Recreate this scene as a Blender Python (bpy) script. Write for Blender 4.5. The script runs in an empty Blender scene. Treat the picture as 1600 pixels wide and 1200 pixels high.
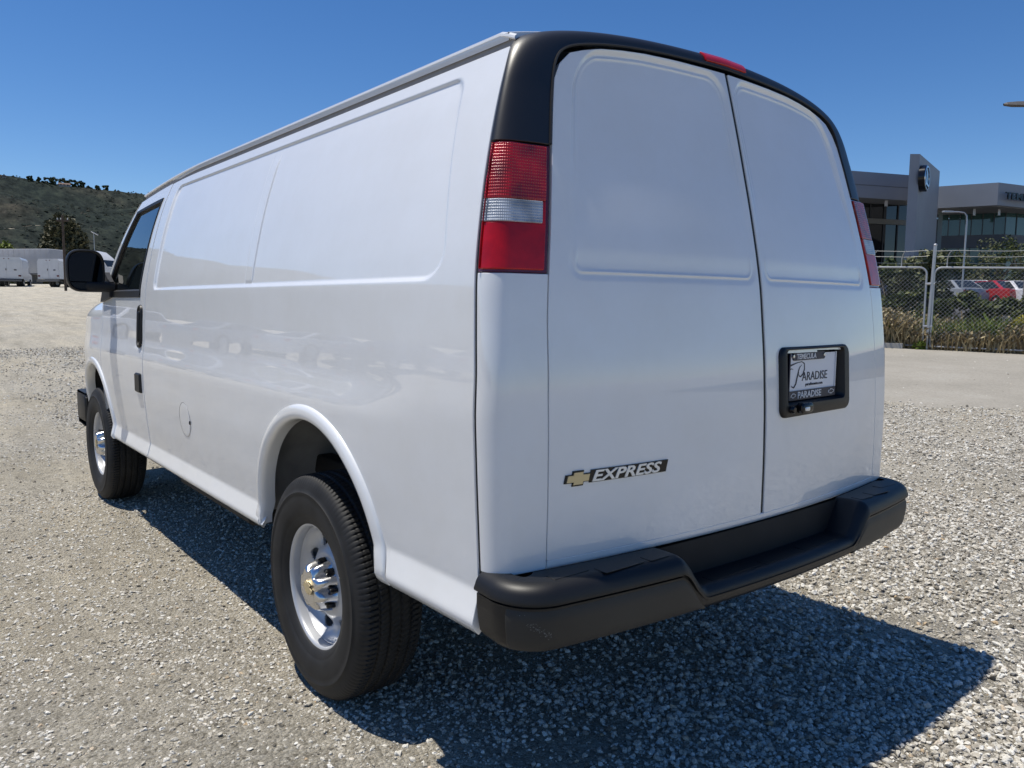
import bpy, math, random
import numpy as np
from mathutils import Vector, Matrix

# ------------------------------------------------------------------ scene, camera, light
scene = bpy.context.scene
COL = scene.collection
CAM = np.array([-2.0664, -1.3353, 1.3509])
YAW, PITCH, ROLL, FPX = math.radians(38.608), math.radians(5.769), math.radians(.515), 1224.3
def cam_axes():
    f = np.array([math.sin(YAW)*math.cos(PITCH), math.cos(YAW)*math.cos(PITCH), -math.sin(PITCH)])
    r = np.array([math.cos(YAW), -math.sin(YAW), 0.])
    u = np.cross(r, f)
    return r*math.cos(ROLL)+u*math.sin(ROLL), -r*math.sin(ROLL)+u*math.cos(ROLL), f
_r, _u, _f = cam_axes()
cd = bpy.data.cameras.new('camera'); cam = bpy.data.objects.new('camera', cd); COL.objects.link(cam)
cam.matrix_world = Matrix(((_r[0], _u[0], -_f[0], CAM[0]), (_r[1], _u[1], -_f[1], CAM[1]), (_r[2], _u[2], -_f[2], CAM[2]), (0, 0, 0, 1)))
cd.sensor_width = 36; cd.lens = FPX/1600*36; cd.clip_start = .05; cd.clip_end = 6000
scene.camera = cam

SUN_TO = Vector((.222, -.246, -1)).normalized()          # direction the sunlight travels
sel = math.asin(-SUN_TO.z); saz = math.atan2(-SUN_TO.x, -SUN_TO.y)
world = bpy.data.worlds.new('World'); scene.world = world; world.use_nodes = True
nt = world.node_tree; bg = nt.nodes['Background']
sky = nt.nodes.new('ShaderNodeTexSky'); sky.sky_type = 'NISHITA'; sky.sun_disc = False
sky.sun_elevation = sel; sky.sun_rotation = saz
sky.altitude = 1500; sky.air_density = 1.0; sky.dust_density = .1; sky.ozone_density = 3.0
hs_ = nt.nodes.new('ShaderNodeHueSaturation'); hs_.inputs['Saturation'].default_value = 1.26; hs_.inputs['Hue'].default_value = .506
nt.links.new(sky.outputs[0], hs_.inputs['Color']); nt.links.new(hs_.outputs[0], bg.inputs[0]); bg.inputs[1].default_value = .117
sl = bpy.data.lights.new('sun', 'SUN'); sl.energy = 5.0; sl.angle = math.radians(.53); sl.color = (1, .948, .845)
sun = bpy.data.objects.new('sun', sl); COL.objects.link(sun); sun.location = (-10, 10, 40)
sun.rotation_euler = SUN_TO.to_track_quat('-Z', 'Y').to_euler()
vs = scene.view_settings; vs.view_transform = 'Standard'; vs.look = 'None'; vs.exposure = 0.0; vs.gamma = 1; vs.use_curve_mapping = False
scene.render.engine = 'CYCLES'

# ------------------------------------------------------------------ small helpers
rng = np.random.default_rng(7); random.seed(7)
def tag(o, label=None, cat=None, group=None, kind=None):
    if label: o['label'] = label
    if cat: o['category'] = cat
    if group: o['group'] = group
    if kind: o['kind'] = kind
    return o
def empty(name, loc=(0, 0, 0), rz=0):
    o = bpy.data.objects.new(name, None); COL.objects.link(o); o.location = loc; o.rotation_euler = (0, 0, rz); o.empty_display_size = .2
    return o
def abs_child(o, parent):
    """parent o, whose mesh is written in the same coordinates as the parent's own space origin"""
    o.parent = parent
class MB:
    """collects shapes, builds one mesh object"""
    def __init__(s): s.v = []; s.f = []; s.n = 0
    def add(s, V, F):
        V = np.asarray(V, float).reshape(-1, 3); s.v.append(V); k = s.n
        s.f += [tuple(i+k for i in q) for q in F]; s.n += len(V); return s
    def box(s, a, b, M=None):
        x0, y0, z0 = a; x1, y1, z1 = b
        V = np.array([(x0,y0,z0),(x1,y0,z0),(x1,y1,z0),(x0,y1,z0),(x0,y0,z1),(x1,y0,z1),(x1,y1,z1),(x0,y1,z1)], float)
        if M is not None: V = V@np.array(M.to_3x3()).T+np.array(M.translation)
        return s.add(V, [(3,2,1,0),(4,5,6,7),(0,1,5,4),(1,2,6,5),(2,3,7,6),(3,0,4,7)])
    def rbox(s, a, b, r=.01, n=3, M=None, axis=2):
        """box with four rounded long edges (along axis)"""
        a = np.array(a, float); b = np.array(b, float); ax = [i for i in range(3) if i != axis]
        c = []
        for (sx, sy, a0) in ((1,1,0),(-1,1,90),(-1,-1,180),(1,-1,270)):
            cx = (b[ax[0]]-r) if sx > 0 else (a[ax[0]]+r); cy = (b[ax[1]]-r) if sy > 0 else (a[ax[1]]+r)
            for k in range(n+1):
                t = math.radians(a0+90*k/n); c.append((cx+r*math.cos(t), cy+r*math.sin(t)))
        return s.prism(c, a[axis], b[axis], axis, M, bev=min(r, .5*(b[axis]-a[axis])*.6))
    def prism(s, c, z0, z1, axis=2, M=None, bev=0):
        c = np.array(c, float); m = len(c); ax = [i for i in range(3) if i != axis]
        cen = c.mean(0)
        def ring(z, ins):
            d = c-cen; L = np.linalg.norm(d, axis=1, keepdims=True)+1e-9
            V = np.zeros((m, 3)); V[:, ax] = c-d/L*ins; V[:, axis] = z; return V
        R = [ring(z0, bev), ring(z0+bev, 0), ring(z1-bev, 0), ring(z1, bev)] if bev else [ring(z0, 0), ring(z1, 0)]
        V = np.concatenate(R); F = []
        for k in range(len(R)-1):
            F += [(k*m+i, k*m+(i+1)%m, (k+1)*m+(i+1)%m, (k+1)*m+i) for i in range(m)]
        F += [tuple(range(m))[::-1], tuple((len(R)-1)*m+i for i in range(m))]
        if M is not None: V = V@np.array(M.to_3x3()).T+np.array(M.translation)
        return s.add(V, F)
    def tube(s, pts, r, n=8, cap=True):
        pts = np.asarray(pts, float); m = len(pts); r = np.broadcast_to(np.asarray(r, float), (m,))
        T = np.gradient(pts, axis=0); T /= np.linalg.norm(T, axis=1, keepdims=True)+1e-12
        up = np.array([0, 0, 1.]) if abs(T[0][2]) < .9 else np.array([1., 0, 0])
        V = []
        for i in range(m):
            a = np.cross(T[i], up); a /= np.linalg.norm(a)+1e-12; b = np.cross(a, T[i]); up = b
            for k in range(n):
                t = 2*math.pi*k/n; V.append(pts[i]+r[i]*(a*math.cos(t)+b*math.sin(t)))
        F = [(i*n+k, i*n+(k+1)%n, (i+1)*n+(k+1)%n, (i+1)*n+k) for i in range(m-1) for k in range(n)]
        if cap: F += [tuple(range(n))[::-1], tuple((m-1)*n+k for k in range(n))]
        return s.add(V, F)
    def grid(s, P, mask=None, flip=False, closeu=False):
        n, m = P.shape[:2]; F = []
        for i in range(n-(0 if closeu else 1)):
            i2 = (i+1) % n
            for j in range(m-1):
                if mask is not None and not mask[i, j]: continue
                q = (i*m+j, i2*m+j, i2*m+j+1, i*m+j+1); F.append(q[::-1] if flip else q)
        return s.add(P.reshape(-1, 3), F)
    def lathe(s, prof, n=32, axis='z', c=(0, 0, 0), a0=0, a1=2*math.pi):
        prof = np.asarray(prof, float); full = abs(a1-a0-2*math.pi) < 1e-6
        t = np.linspace(a0, a1, n, endpoint=not full)
        r = prof[:, 0][None]; h = np.broadcast_to(prof[:, 1][None], (len(t), len(prof)))
        x = r*np.cos(t)[:, None]; y = r*np.sin(t)[:, None]
        P = {'z': np.stack([x, y, h], 2), 'x': np.stack([h, x, y], 2), 'y': np.stack([x, h, y], 2)}[axis]+np.array(c)
        return s.grid(P, closeu=full)
    def build(s, name, mat, parent=None, smooth=True, sharp=35):
        me = bpy.data.meshes.new(name); V = np.concatenate(s.v) if s.v else np.zeros((0, 3))
        me.from_pydata(V.tolist(), [], s.f); me.update()
        if mat is not None: me.materials.append(mat)
        o = bpy.data.objects.new(name, me); COL.objects.link(o)
        if smooth:
            me.polygons.foreach_set('use_smooth', [True]*len(me.polygons))
            if sharp is not None:
                try: me.set_sharp_from_angle(angle=math.radians(sharp))
                except Exception: pass
        if parent is not None: o.parent = parent
        return o
def shift(o, d): o.location = d; return o
def copy_tree(o, parent=None):
    c = o.copy(); COL.objects.link(c); c.parent = parent
    for ch in list(o.children): copy_tree(ch, c)
    return c

# ------------------------------------------------------------------ materials
MATS = {}
def mat(name, col, rough=.5, metal=0, coat=0, coatr=.03, spec=.5, noise=None, bump=None, trans=0, ior=1.45):
    """noise=(scale, amount, detail); bump=(scale, strength, distance)"""
    if name in MATS: return MATS[name]
    m = bpy.data.materials.new(name); m.use_nodes = True; t = m.node_tree; p = t.nodes['Principled BSDF']
    p.inputs['Base Color'].default_value = (*col, 1); p.inputs['Roughness'].default_value = rough; p.inputs['Metallic'].default_value = metal
    p.inputs['Coat Weight'].default_value = coat; p.inputs['Coat Roughness'].default_value = coatr
    p.inputs['Specular IOR Level'].default_value = spec; p.inputs['Transmission Weight'].default_value = trans; p.inputs['IOR'].default_value = ior
    tc = t.nodes.new('ShaderNodeTexCoord')
    if noise:
        n = t.nodes.new('ShaderNodeTexNoise'); n.inputs['Scale'].default_value = noise[0]; n.inputs['Detail'].default_value = noise[2] if len(noise) > 2 else 5
        t.links.new(tc.outputs['Object'], n.inputs['Vector'])
        r = t.nodes.new('ShaderNodeMapRange'); r.inputs[1].default_value = .3; r.inputs[2].default_value = .7; r.inputs[3].default_value = 1-noise[1]; r.inputs[4].default_value = 1+noise[1]
        t.links.new(n.outputs[0], r.inputs[0])
        x = t.nodes.new('ShaderNodeVectorMath'); x.operation = 'SCALE'; x.inputs[0].default_value = col; t.links.new(r.outputs[0], x.inputs['Scale']); t.links.new(x.outputs[0], p.inputs['Base Color'])
    if bump:
        n = t.nodes.new('ShaderNodeTexNoise'); n.inputs['Scale'].default_value = bump[0]; n.inputs['Detail'].default_value = 3
        t.links.new(tc.outputs['Object'], n.inputs['Vector'])
        b = t.nodes.new('ShaderNodeBump'); b.inputs['Strength'].default_value = bump[1]; b.inputs['Distance'].default_value = bump[2]
        t.links.new(n.outputs[0], b.inputs['Height']); t.links.new(b.outputs[0], p.inputs['Normal'])
    MATS[name] = m; return m
def nodes_of(m): return m.node_tree, m.node_tree.nodes['Principled BSDF']
def ramp(t, stops):
    r = t.nodes.new('ShaderNodeValToRGB'); e = r.color_ramp.elements
    while len(e) < len(stops): e.new(.5)
    for k, (p, c) in enumerate(stops): e[k].position = p; e[k].color = (*c, 1)
    return r

# white paint: clear coat, a thin film of dust that thickens low down
PAINT = mat('white_paint', (.80, .81, .825), .38, coat=1, coatr=.025)
t, p = nodes_of(PAINT); p.inputs['Coat IOR'].default_value = 1.62
tc = t.nodes.new('ShaderNodeTexCoord'); nz = t.nodes.new('ShaderNodeTexNoise'); nz.inputs['Scale'].default_value = 3.2; nz.inputs['Detail'].default_value = 9; nz.inputs['Roughness'].default_value = .7
t.links.new(tc.outputs['Object'], nz.inputs[0])
r = ramp(t, [(.35, (.79, .805, .825)), (.75, (.745, .75, .75))]); t.links.new(nz.outputs[0], r.inputs[0]); t.links.new(r.outputs[0], p.inputs['Base Color'])
r2 = t.nodes.new('ShaderNodeMapRange'); r2.inputs[1].default_value = .35; r2.inputs[2].default_value = .8; r2.inputs[3].default_value = .004; r2.inputs[4].default_value = .03
t.links.new(nz.outputs[0], r2.inputs[0]); t.links.new(r2.outputs[0], p.inputs['Coat Roughness'])
nb = t.nodes.new('ShaderNodeTexNoise'); nb.inputs['Scale'].default_value = 2.2; nb.inputs['Detail'].default_value = 1.0; t.links.new(tc.outputs['Object'], nb.inputs[0])
bp = t.nodes.new('ShaderNodeBump'); bp.inputs['Strength'].default_value = .12; bp.inputs['Distance'].default_value = .012; t.links.new(nb.outputs[0], bp.inputs['Height'])
t.links.new(bp.outputs[0], p.inputs['Coat Normal'])
PLASTIC = mat('black_plastic', (.008, .008, .009), .46, noise=(6, .25), bump=(700, .25, .0006))
GLOSSCAP = mat('satin_black', (.010, .010, .0115), .40, spec=.75, bump=(900, .3, .0005))
RUBBER = mat('tyre_rubber', (.0125, .0125, .013), .66, noise=(14, .4), bump=(300, .3, .0006))
TRIM = mat('rubber_trim', (.012, .012, .013), .5)
DARK = mat('underbody_black', (.012, .012, .013), .75, noise=(5, .4))
STEEL = mat('painted_steel_wheel', (.50, .51, .53), .36, metal=.3, coat=.3, coatr=.1, noise=(20, .05))
CHROME = mat('chrome', (.66, .66, .67), .24, metal=1)
GOLD = mat('gold_emblem', (.60, .50, .30), .38, metal=.5)
SILVER = mat('silver_letters', (.80, .80, .78), .3, metal=.3)
BLACKGLOSS = mat('gloss_black', (.006, .006, .008), .15)
LINER = mat('grey_wheelhouse', (.26, .262, .265), .55, noise=(9, .2))
BRACKET = mat('bare_bracket', (.25, .22, .17), .5, metal=.4, noise=(30, .2))
GAPSHADE = mat('grey_gap_shade', (.30, .29, .285), .7, noise=(40, .08))  # grey standing in for shade in the roof gutter and filler-door gap
def glass_mat(name, tint, alpha):
    m = bpy.data.materials.new(name); m.use_nodes = True; t = m.node_tree; t.nodes.clear()
    o = t.nodes.new('ShaderNodeOutputMaterial'); tr = t.nodes.new('ShaderNodeBsdfTransparent'); tr.inputs[0].default_value = (*tint, 1)
    gl = t.nodes.new('ShaderNodeBsdfGlossy'); gl.inputs['Roughness'].default_value = .01; gl.inputs[0].default_value = (1, 1, 1, 1)
    fr = t.nodes.new('ShaderNodeFresnel'); fr.inputs[0].default_value = 1.52; ad = t.nodes.new('ShaderNodeMath'); ad.operation = 'ADD'; ad.inputs[1].default_value = alpha; ad.use_clamp = True
    mx = t.nodes.new('ShaderNodeMixShader'); t.links.new(fr.outputs[0], ad.inputs[0]); t.links.new(ad.outputs[0], mx.inputs[0])
    t.links.new(tr.outputs[0], mx.inputs[1]); t.links.new(gl.outputs[0], mx.inputs[2]); t.links.new(mx.outputs[0], o.inputs[0]); MATS[name] = m; return m
GLASS = glass_mat('tinted_glass', (.30, .34, .34), .10)
MIRROR = mat('mirror_glass', (.012, .013, .016), .03, metal=1)
def lens_mat(name, col, scale, dist):
    m = mat(name, col, .2, coat=.5, coatr=.03); t, p = nodes_of(m)
    tc = t.nodes.new('ShaderNodeTexCoord'); sep = t.nodes.new('ShaderNodeSeparateXYZ'); t.links.new(tc.outputs['Object'], sep.inputs[0])
    def wav(sock):
        a = t.nodes.new('ShaderNodeMath'); a.operation = 'MULTIPLY'; a.inputs[1].default_value = scale; t.links.new(sock, a.inputs[0])
        b = t.nodes.new('ShaderNodeMath'); b.operation = 'SINE'; t.links.new(a.outputs[0], b.inputs[0]); return b
    yx = t.nodes.new('ShaderNodeMath'); yx.operation = 'SUBTRACT'; t.links.new(sep.outputs[0], yx.inputs[0]); t.links.new(sep.outputs[1], yx.inputs[1])
    a = wav(yx.outputs[0]); b = wav(sep.outputs[2]); s = t.nodes.new('ShaderNodeMath'); s.operation = 'ADD'; t.links.new(a.outputs[0], s.inputs[0]); t.links.new(b.outputs[0], s.inputs[1])
    bp = t.nodes.new('ShaderNodeBump'); bp.inputs['Strength'].default_value = .5; bp.inputs['Distance'].default_value = dist; t.links.new(s.outputs[0], bp.inputs['Height']); t.links.new(bp.outputs[0], p.inputs['Normal'])
    n = t.nodes.new('ShaderNodeTexNoise'); n.inputs['Scale'].default_value = 16; t.links.new(tc.outputs['Object'], n.inputs[0])
    r = ramp(t, [(.32, tuple(c*.45 for c in col)), (.72, tuple(min(1, c*1.35) for c in col))]); t.links.new(n.outputs[0], r.inputs[0]); t.links.new(r.outputs[0], p.inputs['Base Color'])
    return m
LENS_RED = lens_mat('red_lens', (.42, .005, .007), 820, .0012)
LENS_RED2 = mat('smooth_red_lens', (.44, .004, .006), .2, coat=.35, coatr=.02, noise=(18, .25))
LENS_CLEAR = lens_mat('clear_lens', (.42, .46, .53), 900, .0014)
LENS_EDGE = mat('dark_red_edge', (.10, .004, .008), .18, coat=1)
# ---------------------------------------------------------------- van surface
_zt = np.linspace(.30, 2.10, 721)
def _tab(pairs, sig=.022):
    z, w = zip(*pairs)
    v = np.interp(_zt, z, w)
    k = np.exp(-.5*(np.arange(-60, 61)*.0025/sig)**2); k /= k.sum()
    return np.convolve(np.pad(v, 60, mode='edge'), k, 'valid')
_up = [(1.404,.960),(1.48,.9485),(1.553,.934),(1.657,.911),(1.744,.888),(1.822,.864),(1.898,.838),(1.96,.811),(2.0,.793),(2.1,.75)]
W_REAR = _tab([(.3,.950),(.60,.957),(.705,.963),(.93,.973),(1.086,.978),(1.24,.972)]+_up)
W_MID = _tab([(.3,.945),(.575,.962),(.70,.976),(.85,.987),(1.03,.9905),(1.13,.9755),(1.24,.9715)]+_up, .018)
YC = _tab([(.3,.021),(.71,.019),(.886,.0185),(1.042,.0225),(1.197,.032),(1.408,.054),(1.523,.075),(1.659,.105),(1.855,.153),(2.014,.195),(2.10,.22)], .03)
YG = _tab([(.3,.168),(1.2,.174),(1.45,.200),(1.744,.235),(1.9,.255),(2.0,.276),(2.1,.295)], .03)
XL = _tab([(.3,.825),(.717,.825),(1.09,.82),(1.32,.812),(1.43,.80),(1.61,.768),(1.74,.744),(1.85,.722),(2.1,.66)], .03)
def sstep(x, a, b):
    t = np.clip((np.asarray(x, float)-a)/(b-a), 0, 1); return t*t*(3-2*t)
def zcrease(y): return .648-.073*sstep(y, .55, 1.6)
def zbottom(y): return .536-.058*sstep(y, .5, 1.6)
def yc_of(z): return np.interp(z, _zt, YC)
def ygap(z): return np.interp(z, _zt, YG)
def xdoor(z): return np.interp(z, _zt, XL)
def whalf(y, z):
    """half width of the body side at length y and height z"""
    y = np.asarray(y, float); z = np.asarray(z, float)
    t = sstep(y, .22, 1.0)
    w = np.interp(z, _zt, W_REAR)*(1-t)+np.interp(z, _zt, W_MID)*t
    # the sill flares out below its crease, then rolls under
    zc = zcrease(y); q = np.clip((zc-z)/(zc-zbottom(y)), 0, 1.6)
    w = w+.026*np.clip(q/.78, 0, 1)-.07*np.clip(q-.62, 0, 1)**2*2.2
    # the nose narrows ahead of the front axle
    n = np.clip((y-4.55)/.95, 0, 1.2); w = w-.20*n**2.4
    return w
BOW = .085
def yrear(x, z): return yc_of(z)+BOW*np.asarray(x, float)**2
def corner(z, r=.066, n=14):
    """plan points of the rear left corner, from the parabola to the side, at height z"""
    W = float(whalf(float(ygap(z)), z)); r = min(r, float(ygap(z))-.012-float(yrear(W-.06, z))); xt = -W+r
    for _ in range(30):
        m = 2*BOW*abs(xt); nx = m/np.hypot(1, m)
        xt = -W+r-r*nx
    m = 2*BOW*abs(xt); L = np.hypot(1, m)
    c = np.array([xt+r*m/L, float(yrear(xt, z))+r/L])
    a0 = np.arctan2(-1/L, -m/L); a1 = -np.pi
    a = np.linspace(a0, a1, n)
    return np.stack([c[0]+r*np.cos(a), c[1]+r*np.sin(a)], 1)
# ------------------------------------------------------------------ ground, road, hills
FWD = np.array([math.sin(YAW), math.cos(YAW)])
def ground_z(x, y):
    """the lot is level round the van and climbs gently away from it"""
    d = (np.asarray(x, float)-CAM[0])*FWD[0]+(np.asarray(y, float)-CAM[1])*FWD[1]
    d = np.minimum(d, 400)
    up = np.log1p(np.exp(np.clip(d-9.5, -40, 40)))+np.maximum(d-49.5, 0)*0
    up = np.where(d > 40, d-9.5, up)
    e = np.clip(d-78, 0, None); up = up-e+14*(1-np.exp(-e/14))
    return .042*up
def spot(px, depth, py=None):
    """ground point (or point at picture row py) seen in column px at a given distance along the view axis"""
    v = 480
    for _ in range(3):
        dx = (px-800)/FPX; dy = -((py if py is not None else v)-600)/FPX
        p = CAM+depth*(_r*dx+_u*dy+_f)
        if py is not None: return p
        z = float(ground_z(p[0], p[1])); v += -(z-p[2])*FPX/depth
    return np.array([p[0], p[1], float(ground_z(p[0], p[1]))])
def vnoise(x, y, s, seed=0):
    """smooth value noise"""
    r_ = np.random.default_rng(seed); T_ = r_.random((64, 64)); x = np.asarray(x)*s; y = np.asarray(y)*s
    xi = np.floor(x).astype(int); yi = np.floor(y).astype(int); fx = x-xi; fy = y-yi; fx = fx*fx*(3-2*fx); fy = fy*fy*(3-2*fy)
    g = lambda i, j: T_[i % 64, j % 64]
    return (g(xi, yi)*(1-fx)+g(xi+1, yi)*fx)*(1-fy)+(g(xi, yi+1)*(1-fx)+g(xi+1, yi+1)*fx)*fy
GR = mat('gravel_ground', (.38, .35, .30), .95, spec=.15); t, p = nodes_of(GR)
def N(t, kind, **kw):
    n = t.nodes.new('ShaderNode'+kind)
    for k, v in kw.items(): n.inputs[k].default_value = v
    return n
tc = t.nodes.new('ShaderNodeTexCoord'); OC = tc.outputs['Object']
big = N(t, 'TexNoise', Scale=.55, Detail=4); t.links.new(OC, big.inputs['Vector'])
mid = N(t, 'TexNoise', Scale=3.5, Detail=8, Roughness=.7); t.links.new(OC, mid.inputs['Vector'])
fine = N(t, 'TexNoise', Scale=160, Detail=5, Roughness=.75); t.links.new(OC, fine.inputs['Vector'])
vo = N(t, 'TexVoronoi', Scale=78); t.links.new(OC, vo.inputs['Vector'])
vo2 = N(t, 'TexVoronoi', Scale=200); t.links.new(OC, vo2.inputs['Vector'])
sep = t.nodes.new('ShaderNodeSeparateXYZ'); t.links.new(OC, sep.inputs[0])
side = N(t, 'MapRange'); side.inputs[1].default_value = -1.6; side.inputs[2].default_value = 1.2; t.links.new(sep.outputs[0], side.inputs[0])
dust = ramp(t, [(.25, (.375, .325, .24)), (.5, (.45, .40, .31)), (.8, (.51, .47, .38))]); t.links.new(mid.outputs[0], dust.inputs[0])
ston = ramp(t, [(.0, (.15, .138, .115)), (.3, (.36, .335, .285)), (.65, (.50, .47, .41)), (1, (.64, .61, .55))]); t.links.new(vo.outputs['Color'], ston.inputs[0])
ston2 = ramp(t, [(.0, (.19, .17, .135)), (.5, (.47, .43, .355)), (1, (.67, .635, .55))]); t.links.new(vo2.outputs['Color'], ston2.inputs[0])
def mix(a, b, f, mode='MIX'):
    m = t.nodes.new('ShaderNodeMix'); m.data_type = 'RGBA'; m.blend_type = mode
    for s, v in ((m.inputs[6], a), (m.inputs[7], b), (m.inputs[0], f)):
        if hasattr(v, 'outputs'): t.links.new(v.outputs[2] if v.bl_idname == 'ShaderNodeMix' else v.outputs[0], s)
        else: s.default_value = v
    return m
gm = N(t, 'MapRange'); gm.inputs[1].default_value = .40; gm.inputs[2].default_value = .62; t.links.new(big.outputs[0], gm.inputs[0])
gmx = t.nodes.new('ShaderNodeMath'); gmx.operation = 'MULTIPLY_ADD'; t.links.new(side.outputs[0], gmx.inputs[0]); gmx.inputs[1].default_value = .55; t.links.new(gm.outputs[0], gmx.inputs[2])
gmc = t.nodes.new('ShaderNodeMath'); gmc.operation = 'MULTIPLY'; gmc.inputs[1].default_value = .72; gmc.use_clamp = True; t.links.new(gmx.outputs[0], gmc.inputs[0])
a = mix(dust, ston2, .55); a = mix(a, ston, gmc)
dk = ramp(t, [(.30, (.50, .49, .47)), (.52, (1.1, 1.1, 1.1)), (.8, (1.35, 1.34, 1.32))]); t.links.new(fine.outputs[0], dk.inputs[0])
a = mix(a, dk, .8, 'MULTIPLY')
mpg = N(t, 'Mapping'); t.links.new(OC, mpg.inputs[0]); mpg.inputs['Rotation'].default_value = (0, 0, math.radians(24)); mpg.inputs['Scale'].default_value = (2.6, .55, 1)
trk = N(t, 'TexNoise', Scale=.9, Detail=7, Roughness=.72); t.links.new(mpg.outputs[0], trk.inputs['Vector'])
tr1 = ramp(t, [(.30, (.80, .785, .755)), (.48, (1.12, 1.11, 1.09)), (.70, (1.42, 1.39, 1.33))]); t.links.new(trk.outputs[0], tr1.inputs[0])
clo = N(t, 'TexNoise', Scale=14, Detail=7, Roughness=.82); t.links.new(OC, clo.inputs['Vector'])
cl1 = ramp(t, [(.33, (.55, .54, .52)), (.46, (1.05, 1.05, 1.04)), (.66, (1.4, 1.4, 1.38))]); t.links.new(clo.outputs[0], cl1.inputs[0])
a = mix(a, tr1, .85, 'MULTIPLY'); a = mix(a, cl1, .75, 'MULTIPLY'); t.links.new(a.outputs[2], p.inputs['Base Color'])
h = t.nodes.new('ShaderNodeMath'); h.operation = 'MULTIPLY_ADD'; t.links.new(vo.outputs['Distance'], h.inputs[0]); h.inputs[1].default_value = -.9; t.links.new(fine.outputs[0], h.inputs[2])
bp = t.nodes.new('ShaderNodeBump'); bp.inputs['Strength'].default_value = 1; bp.inputs['Distance'].default_value = .022; t.links.new(h.outputs[0], bp.inputs['Height']); t.links.new(bp.outputs[0], p.inputs['Normal'])
rad = np.concatenate([[.05], np.geomspace(.4, 4200, 150)]); an = np.linspace(0, 2*math.pi, 241)[:-1]
X = CAM[0]+rad[None]*np.cos(an)[:, None]; Y = CAM[1]+rad[None]*np.sin(an)[:, None]
Zg = ground_z(X, Y)
near = np.clip(1-rad/60, 0, 1)[None]
Zg = Zg+.012*near*(vnoise(X, Y, .9, 1)-.5)*np.where(rad[None] < 30, 1, 0)
P = np.stack([X, Y, Zg], 2)
g = MB().grid(P, closeu=True).build('ground', GR, None, sharp=None); tag(g, kind='structure')

# pale worn lane in front of the fence
RD = mat('worn_lane', (.44, .42, .385), .92, spec=.2); t, p = nodes_of(RD)
tc = t.nodes.new('ShaderNodeTexCoord'); mp = N(t, 'Mapping'); t.links.new(tc.outputs['Object'], mp.inputs[0]); mp.inputs['Rotation'].default_value = (0, 0, math.radians(0)); 
n1 = N(t, 'TexNoise', Scale=.7, Detail=8, Roughness=.65); n2 = N(t, 'TexNoise', Scale=26, Detail=6, Roughness=.8)
t.links.new(tc.outputs['Object'], n1.inputs['Vector']); t.links.new(tc.outputs['Object'], n2.inputs['Vector'])
r1 = ramp(t, [(.3, (.30, .28, .24)), (.55, (.35, .325, .28)), (.8, (.40, .38, .335))]); t.links.new(n1.outputs[0], r1.inputs[0])
r2 = ramp(t, [(.3, (.55, .55, .55)), (.55, (1, 1, 1))]); t.links.new(n2.outputs[0], r2.inputs[0])
mm = mix(r1, r2, .7, 'MULTIPLY'); t.links.new(mm.outputs[2], p.inputs['Base Color'])
bp = t.nodes.new('ShaderNodeBump'); bp.inputs['Strength'].default_value = .5; bp.inputs['Distance'].default_value = .02; t.links.new(n2.outputs[0], bp.inputs['Height']); t.links.new(bp.outputs[0], p.inputs['Normal'])
FA = spot(1375, 19.1)[:2]; FB = spot(1600, 17.7)[:2]; FD = (FB-FA)/np.linalg.norm(FB-FA); FN = np.array([FD[1], -FD[0]])
if FN@(CAM[:2]-FA) < 0: FN = -FN                        # FN points from the fence towards the camera
NA = spot(1375, 10.9)[:2]; NB = spot(1600, 10.35)[:2]
w0 = .15; w1 = .5*((NA-FA)@FN+(NB-FA)@FN)
ss = np.linspace(-14, 22, 120); ww = np.linspace(w0, w1, 40)
Q = np.zeros((120, 40, 3))
for i, s in enumerate(ss):
    edge = (vnoise(s, 0., .8, 3)-.5)*.8+(vnoise(s, 5., 3.1, 4)-.5)*.25
    for j, w in enumerate(ww):
        xy = FA+FD*s+FN*(w+edge*max(0, (w-w0)/(w1-w0))**3); Q[i, j] = (*xy, float(ground_z(*xy))+.016-.014*(j == 39)-.01*(j == 0))
tag(MB().grid(Q).build('lane', RD, None, sharp=None), kind='structure')
def strip_sheet(name, wa, wb, mt, dz, n=50, m=8):
    Q = np.zeros((n, m, 3))
    for i, s in enumerate(np.linspace(-9, 60, n)):
        for j, w in enumerate(np.linspace(wa, wb, m)):
            xy = FA+FD*s+FN*w; Q[i, j] = (*xy, float(ground_z(*xy))+dz)
    tag(MB().grid(Q).build(name, mt, None, sharp=None), kind='structure')
strip_sheet('planting_bed', -5.2, -.06, mat('dry_soil', (.15, .12, .08), 1, noise=(6, .3), bump=(20, .6, .03)), .012)
strip_sheet('car_park', -60, -5.2, mat('asphalt', (.055, .055, .057), .9, noise=(4, .15)), .010, 60, 30)
def fence_pt(s, w=0., z=0.):
    xy = FA+FD*s+FN*w; return np.array([xy[0], xy[1], float(ground_z(*xy))+z])

# chaparral hills
HM = mat('chaparral', (.045, .055, .035), 1, spec=.05); t, p = nodes_of(HM)
tc = t.nodes.new('ShaderNodeTexCoord'); n1 = N(t, 'TexNoise', Scale=.012, Detail=7, Roughness=.6); n2 = N(t, 'TexNoise', Scale=.12, Detail=8, Roughness=.8); v1 = N(t, 'TexVoronoi', Scale=.16)
mp = N(t, 'Mapping'); mp.inputs['Scale'].default_value = (1, .2, 1); t.links.new(tc.outputs['Object'], mp.inputs[0])
for n in (n1, n2, v1): t.links.new(mp.outputs[0], n.inputs['Vector'])
r1 = ramp(t, [(.30, (.020, .028, .026)), (.52, (.028, .035, .031)), (.64, (.042, .044, .037)), (.76, (.10, .088, .072))]); t.links.new(n1.outputs[0], r1.inputs[0])  # tints kept cool so the colour carries a slight haze
r2 = ramp(t, [(.33, (.25, .28, .27)), (.5, (.95, .95, .95)), (.68, (2.0, 1.9, 1.6))]); t.links.new(n2.outputs[0], r2.inputs[0])
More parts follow.
